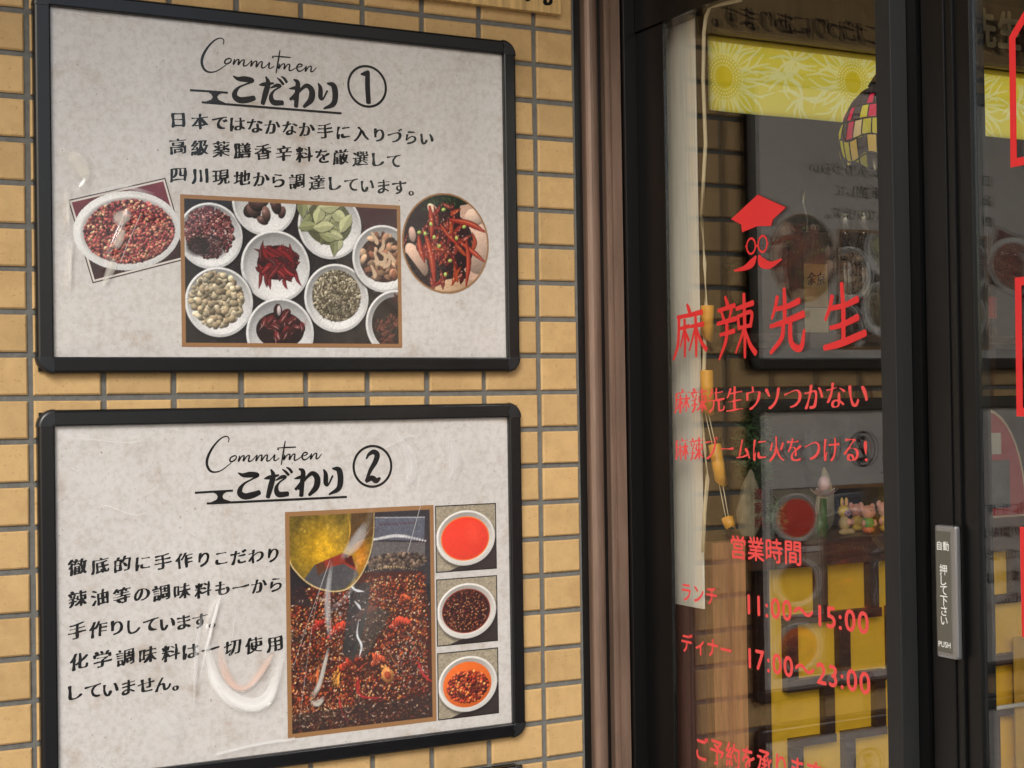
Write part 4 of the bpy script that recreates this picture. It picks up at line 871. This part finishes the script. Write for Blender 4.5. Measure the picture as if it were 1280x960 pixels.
# glass waterfall ornament behind the plants
lt = empty('lotus_ornament', (1.908,.34,TOP), 'pink and white lotus flower on a green stem', 'ornament')
M_pink = mat('lotus_pink', S(244,206,208), .35, var=.08); M_white2 = mat('lotus_white', S(245,236,234), .35)
tube('stem', [(1.908,.34,TOP),(1.913,.34,-.26)], [.012,.008], mat('leaf_green', S(52,104,50), .5, var=.3), lt, 8)
for k in range(9):
    a = 2*math.pi*k/9; d = Vector((math.cos(a), math.sin(a), 0)); V = []; F = []; c0 = Vector((1.913,.338,-.256)); s = Vector((-d.y, d.x, 0))
    for q in range(6):
        t = q/5; w = .012*math.sin(math.pi*min(.97, .12+t*.85)); p = c0+d*(.034*t)+Vector((0,0,.020*t*t)); V += [p-s*w, p+s*w]
    for q in range(5): F.append((2*q, 2*q+1, 2*q+3, 2*q+2))
    pyd('petal', V, F, M_pink if k % 2 else M_white2, lt, True)
ball('bud', (1.914,.338,-.226), (.015,.015,.020), M_pink, lt, 0, 14); ball('leaf_clump', (1.909,.345,-.325), (.017,.014,.028), MATS['leaf_green'], lt, .25, 14, 2)
def figurine(name, x, y, s, label, kind):
    rt = empty(name, (x,y,TOP), label, 'figurine', 'little animal figurines on the cabinet')
    pinkm = mat('fig_pink', S(240,170,150), .35); yel = mat('fig_yellow', S(236,196,84), .35, var=.1); tan = mat('fig_tan', S(196,168,120), .4, var=.1); dark = mat('fig_dark', S(60,40,60), .4); grn = mat('fig_green', S(90,160,70), .4, var=.2); ora = mat('fig_orange', S(232,120,60), .4); mauve = mat('fig_mauve', S(176,140,160), .4)
    def b(n, dx, dy, z, r, m): return ball(n, (x+dx*s, y+dy*s, TOP+z*s), tuple(q*s for q in r), m, rt, 0, 14)
    if kind == 'rabbit':
        b('body', .0, 0, .30, (.16,.15,.20), tan); b('leg', -.05, -.08, .09, (.22,.10,.09), tan); b('leg', .12, -.10, .09, (.14,.10,.09), tan); b('hood', 0, .02, .62, (.17,.15,.17), yel); b('face', .03, -.08, .58, (.12,.10,.10), mauve); b('belly', .06, -.09, .34, (.10,.09,.10), pinkm)
        b('ear', -.07, 0, .86, (.055,.04,.13), yel); b('ear', .08, 0, .86, (.055,.04,.13), yel); b('inner_ear', -.07, -.03, .86, (.03,.02,.09), pinkm); b('inner_ear', .08, -.03, .86, (.03,.02,.09), pinkm); b('eye', -.01, -.17, .60, (.022,.014,.026), dark); b('eye', .08, -.165, .60, (.022,.014,.026), dark)
    else:
        b('head', 0, 0, .62, (.24,.18,.20), pinkm); b('ear', -.20, .02, .76, (.09,.05,.10), pinkm); b('ear', .18, .02, .76, (.09,.05,.10), pinkm); b('snout', .05, -.17, .57, (.08,.04,.055), pinkm); b('eye', -.03, -.17, .67, (.03,.012,.010), dark); b('eye', .13, -.16, .67, (.03,.012,.010), dark); b('nostril', .03, -.21, .57, (.013,.01,.02), dark); b('nostril', .075, -.21, .57, (.013,.01,.02), dark)
        b('body', 0, 0, .30, (.20,.17,.18), grn if kind == 'green' else yel); b('skirt', 0, 0, .12, (.19,.16,.12), ora if kind == 'green' else yel); b('arm', -.20, -.04, .30, (.06,.06,.10), pinkm); b('arm', .20, -.04, .30, (.06,.06,.10), pinkm)
figurine('rabbit_figurine', 1.981, .345, .092, 'sitting animal figurine in a yellow hood with rabbit ears', 'rabbit')
figurine('pig_figurine', 2.068, .40, .085, 'pink and yellow figurine half hidden behind the green-shirted pig', 'yellow')
figurine('pig_figurine', 2.047, .335, .086, 'smiling pink pig figurine in a green shirt and orange skirt', 'green')
figurine('pig_figurine', 2.112, .345, .092, 'pink and yellow figurine next to the window frame', 'yellow')

# hutch with shelf behind the ornaments
hu = empty('back_shelf', (2.3,.75,GZ), 'dark wooden sideboard along the back wall', 'shelf')
box('shelf_board', (1.65,.58,.128), (3.4,.94,.150), M_woodh, hu); box('back_board', (1.64,.9405,GZ+.05), (3.42,.955,.60), mat('hutch_back', S(34,27,24), .7, var=.2), hu)
box('shelf_board', (1.65,.5802,-.420), (3.4,.94,-.400), M_woodh, hu); box('upright', (2.70,.575,-.399), (2.73,.94,.127), M_wood, hu); box('upright', (1.6405,.576,GZ+.05), (1.6485,.9395,.151), M_wood, hu)
box('upright', (2.05,.585,GZ+.05), (2.08,.93,-.4205), M_wood, hu); box('upright', (3.385,.585,GZ+.05), (3.40,.93,-.4205), M_wood, hu)
SH = .150
jar = empty('sauce_carton', (2.12,.62,SH), 'tall brown carton with a tan label on the back shelf', 'box')
jb = box('carton', (2.078,.605,SH), (2.168,.69,.42), mat('carton_brown', S(74,58,44), .5, var=.2), jar, .003)
lb = box('label', (2.0805,.6032,.222), (2.158,.6048,.335), mat('tan_label', S(196,162,96), .6, var=.15), jar)
lb2 = box('label', (2.0805,.6032,.155), (2.158,.6048,.220), mat('cream_label', S(214,196,150), .6, var=.1), jar)
text_line('label_text', '余京', 2.088, 2.150, .295, .034, at(.6030), M_ink, lb, **BR)
def bottle(x, y, r, h, m, label, cap, name='bottle', z=SH, wrap=None):
    rt = empty(name, (x,y,z), label, 'bottle', 'bottles on the back shelf')
    lathe('body', (x,y,z), [(0,0),(r*.95,0),(r,.006),(r,h*.58),(r*.85,h*.68),(r*.42,h*.78),(r*.36,h*.9),(0,h*.9)], m, rt)
    lathe('cap', (x,y,z), [(0,h*.86),(r*.45,h*.86),(r*.45,h*.99),(r*.4,h),(0,h)], cap, rt)
    if wrap: lathe('label', (x,y,z), [(r*1.015,h*.18),(r*1.02,h*.185),(r*1.02,h*.40),(r*1.015,h*.405)], wrap, rt)
M_bot = mat('dark_glass', S(30,26,30), .12, coat=.5); M_cap2 = mat('silver_cap', S(190,188,180), .25, metal=.9); M_orc = mat('orange_cap', S(236,96,44), .4)
bottle(2.266,.66,.034,.33,M_bot,'dark bottle with a silver cap, left of the pair on the back shelf',M_cap2)
bottle(2.331,.66,.034,.337,M_bot,'dark bottle with a silver cap, right of the pair by the window frame',M_cap2)
bottle(2.710,.60,.036,.265,M_bot,'dark bottle with an orange cap and red label seen through the sliding door',M_orc,wrap=mat('red_label', S(190,60,50), .5, var=.3, vscale=40))
# ladle
ld = empty('steel_ladle', (2.16,.765,SH), 'steel ladle with its handle sticking up out of the dark pot', 'ladle')
M_steel = mat('steel', S(200,198,192), .18, metal=1.)
tube('handle', [(2.195,.765,.195),(2.202,.755,.30),(2.205,.745,.43),(2.200,.735,.475),(2.188,.735,.515),(2.183,.735,.548)], [.006,.005,.0045,.0045,.005,.008], M_steel, ld, 10)
lathe('bowl', (2.160,.765,.175), [(.001,0),(.03,.004),(.05,.018),(.06,.045),(.058,.046),(.045,.02),(.02,.007),(.001,.004)], M_steel, ld)
pot = empty('cooking_pot', (2.10,.72,SH), 'dark round cooking pot behind the tan-labelled carton', 'pot')
lathe('body', (2.10,.775,SH), [(0,0),(.085,0),(.105,.02),(.115,.10),(.112,.20),(.118,.235),(.112,.236),(.105,.20),(.108,.10),(.09,.02),(0,.012)], mat('pot_iron', S(46,40,40), .35, metal=.6, var=.3), pot, 32)
for sx in (-1, 1): tube('handle', [(2.10+sx*.112,.745,SH+.19),(2.10+sx*.135,.75,SH+.195),(2.10+sx*.135,.80,SH+.195),(2.10+sx*.112,.805,SH+.19)], .006, MATS['pot_iron'], pot, 8)

# roller blind in the back window, backlit by daylight
bl = empty('roller_blind', (2.7,.93,.80), 'bright yellow roller blind with large pale sunflowers', 'blind')
def blind():
    c = Cv(1400, 205, (.97,.91,.32), res=.5, seed=3); g = c.rng; c.res = .5
    dk = (.94,.86,.20); lt_ = (1.,.985,.66)
    for x, y, r in ((55,95,46),(520,120,46),(985,95,48),(1380,120,46)):
        for k in range(64):
            a = 2*math.pi*k/64+.03; L = 150+30*math.sin(k*2.3); b = .10*math.sin(k)
            c.stroke([(x+r*1.25*math.cos(a), y+r*1.25*math.sin(a)), (x+L*.7*math.cos(a+b), y+L*.7*math.sin(a+b)), (x+L*math.cos(a-b), y+L*math.sin(a-b))], [2.0,3.6,2.0], lt_, None, 14)
        c.ell(x, y, r*1.3, col=dk, sh=0)
        for q in range(3):
            n = 26+q*4
            for k in range(n): a = 2*math.pi*(k+.5*q)/n; rr_ = r*(.75+.22*q); c.ell(x+rr_*math.cos(a), y+rr_*math.sin(a), 2.6+q*.5, col=lt_, sh=0)
        c.ell(x, y, r*.60, col=(.93,.84,.14), sh=0)
    for x, y in ((270,110),(330,60),(300,165),(740,120),(790,60),(1190,110)):
        for k in range(12):
            a = g.uniform(0,6.28); c.stroke([(x,y),(x+40*math.cos(a),y+34*math.sin(a)),(x+85*math.cos(a+.25),y+60*math.sin(a+.25))], [2.5,4.5,2], lt_, None, 14)
    c.a[-7:] = (.74,.66,.14)
    c.mesh('fabric', lambda u, v: (2.032+u*1.01/1000, .950+.004*np.sin(u*.012)*(1-v/205.), .797+v*1.03/1000), attr_mat('blind_cloth', .8, .92), bl, cell=2)
blind()
tube('roller', [(2.045,.935,1.018),(3.45,.935,1.018)], .009, mat('blind_rod', S(150,140,50), .5), bl, 10)
text_line('gold_lettering', '麻辣先生', 2.828, 3.264, 1.140, .125, at(.958), mat('pale_gold', S(226,212,172), .5), tag(box('sign_plank', (2.78,.9585,1.062), (3.34,.9598,1.220), mat('sign_brown', S(70,52,38), .6)), 'brown plank with pale gold characters above the yellow blind', 'sign'), weight=.035, contrast=.0, smooth=3)

# stained-glass pendant lamp
lp = empty('stained_glass_lamp', (2.262,.5,.62), 'small domed stained-glass pendant lamp with magenta and yellow pieces', 'lamp')
LC = Vector((2.262,.5,.60)); LR, LH = .116, .155
def lamp_pt(a, t, k=1.):
    r = LR*math.sin(min(1., t)*math.pi*.5)**.8*(1-.12*max(0, t-.8)/.2); wav = .010*math.cos(a*6)*max(0, t-.6)/.4
    return LC+Vector((r*k*math.cos(a), r*k*math.sin(a), LH*math.cos(t*math.pi*.5)*k+.045-wav-.045*t))
def gem(col, name):
    m = bpy.data.materials.new(name); m.use_nodes = True; t = m.node_tree; b = t.nodes['Principled BSDF']; b.inputs['Base Color'].default_value = (*col, 1); b.inputs['Roughness'].default_value = .15
    tl = t.nodes.new('ShaderNodeBsdfTranslucent'); tl.inputs[0].default_value = (*col, 1); ms = t.nodes.new('ShaderNodeMixShader'); ms.inputs[0].default_value = .7
    t.links.new(b.outputs[0], ms.inputs[1]); t.links.new(tl.outputs[0], ms.inputs[2]); t.links.new(ms.outputs[0], t.nodes['Material Output'].inputs[0]); return m
GEM = [gem(S(214,30,96), 'gem_magenta'), gem(S(214,214,70), 'gem_lime'), gem(S(238,214,120), 'gem_amber'), gem(S(70,60,66), 'gem_smoke'), gem(S(240,226,190), 'gem_cream')]
rr = random.Random(7); NA = 26; bands = [(.12,.30),(.30,.47),(.47,.64),(.64,.82),(.82,1.0)]
for bi, (t0, t1) in enumerate(bands):
    for k in range(NA):
        off = .5*(bi % 2); a0, a1 = 2*math.pi*(k+off+.07)/NA, 2*math.pi*(k+off+.93)/NA; V = []; F = []; n = 3
        for i in range(n+1):
            for j in range(n+1):
                V.append(lamp_pt(a0+(a1-a0)*i/n, t0+.012+(t1-t0-.024)*j/n, 1.0+.03*math.sin(math.pi*i/n)*math.sin(math.pi*j/n)))
        for i in range(n):
            for j in range(n): q = i*(n+1)+j; F.append((q, q+n+1, q+n+2, q+1))
        pick = 3 if bi == 0 else ([3,3,0,3,3,3][k%6] if bi == 1 else ([0,3,0,3,1][k%5] if bi == 2 else ([1,3,0,4,1][k%5] if bi == 3 else [1,2,3,2,3,1][k%6])))
        pyd('glass_piece', V, F, GEM[pick], lp, True)
V = []; F = []; NS, NT = 36, 12
bm = bmesh.new()
for bi, (t0, t1) in enumerate(bands):
    tube_bm(bm, [lamp_pt(2*math.pi*k/36, t1, 1.0) for k in range(37)], .0022, 5)
    for k in range(NA): a = 2*math.pi*(k+.5*(bi%2))/NA; tube_bm(bm, [lamp_pt(a, t0+(t1-t0)*q/3, 1.0) for q in range(4)], .0022, 5)
bmesh.ops.recalc_face_normals(bm, faces=bm.faces); M_lead = mat('lead', S(30,28,26), .5, metal=.4); from_bm('lead_came', bm, M_lead, lp, True)
lathe('cap', tuple(LC), [(0,.235),(.012,.232),(.020,.220),(.030,.206),(.034,.198),(.004,.196)], M_lead, lp)
tube('rod', [tuple(LC+Vector((0,0,.23))), (LC.x,LC.y,1.35)], .004, M_lead, lp, 8)
bulb = bpy.data.materials.new('lit_bulb'); bulb.use_nodes = True; bb = bulb.node_tree.nodes['Principled BSDF']; bb.inputs['Emission Color'].default_value = (1,.82,.55,1); bb.inputs['Emission Strength'].default_value = 26
ball('bulb', tuple(LC+Vector((0,0,.10))), (.015,.015,.02), bulb, lp, 0, 14)

nbd = empty('blind_backlight_building', (2.5,5.0,GZ), 'unseen white building added behind the shop to light the blind from the back', 'building')  # unseen sunlit wall, added to bounce light through the blind
box('wall', (-4,5.0,GZ), (9,5.3,6.5), mat('backlight_white_render', S(226,222,214), .85, var=.06), nbd); box('backlight_parapet', (-4.05,4.95,6.501), (9.05,5.35,6.65), M_mortar, nbd)
# red arched board beyond the sliding door
rb = empty('arched_board', (2.67,.50,-.38), 'red arched board with cream edge, label and grey picture behind the door glass', 'sign')
def arch(y, x0, w, z0, h, m, name, par, s=1.):
    P = [(x0-.10, z0)] + [(x0-.10, z0+h)] + [(x0-.075, z0+h)] + [(x0-.075+(w)*math.sin(t), z0+h*math.cos(t)**.9) for t in np.linspace(.12, 1.5, 10)] + [(x0-.075+w, z0)]
    bm = bmesh.new(); a = [bm.verts.new((x, y, z)) for x, z in P]; b = [bm.verts.new((x, y+.004, z)) for x, z in P]; bm.faces.new(a); bm.faces.new(b[::-1])
    for k in range(len(P)): bm.faces.new((a[k], b[k], b[(k+1)%len(P)], a[(k+1)%len(P)]))
    bmesh.ops.recalc_face_normals(bm, faces=bm.faces); return from_bm(name, bm, m, par)
arch(.500, 2.680, .155, -.3520, .300, mat('cream_edge', S(226,206,176), .5), 'edge', rb)
ab = arch(.4955, 2.676, .148, -.346, .286, mat('board_red', S(196,62,72), .5, var=.1), 'face', rb)
box('name_label', (2.585,.4935,-.178), (2.660,.4953,-.120), mat('label_cream', S(226,222,206), .5), rb); box('picture', (2.585,.4930,-.325), (2.690,.4953,-.195), mat('picture_grey', S(96,98,104), .4, var=.4, vscale=20), rb)
box('support', (2.60,.5045,-.3515), (2.72,.53,-.20), M_wood, rb)
tag(box('yellow_card', (2.478,.286,-1.05), (2.66,.2895,-.637), mat('card_yellow', S(206,160,60), .6, var=.1), None), 'yellow card standing in front of the cabinet beyond the door', 'card')

flush_text()
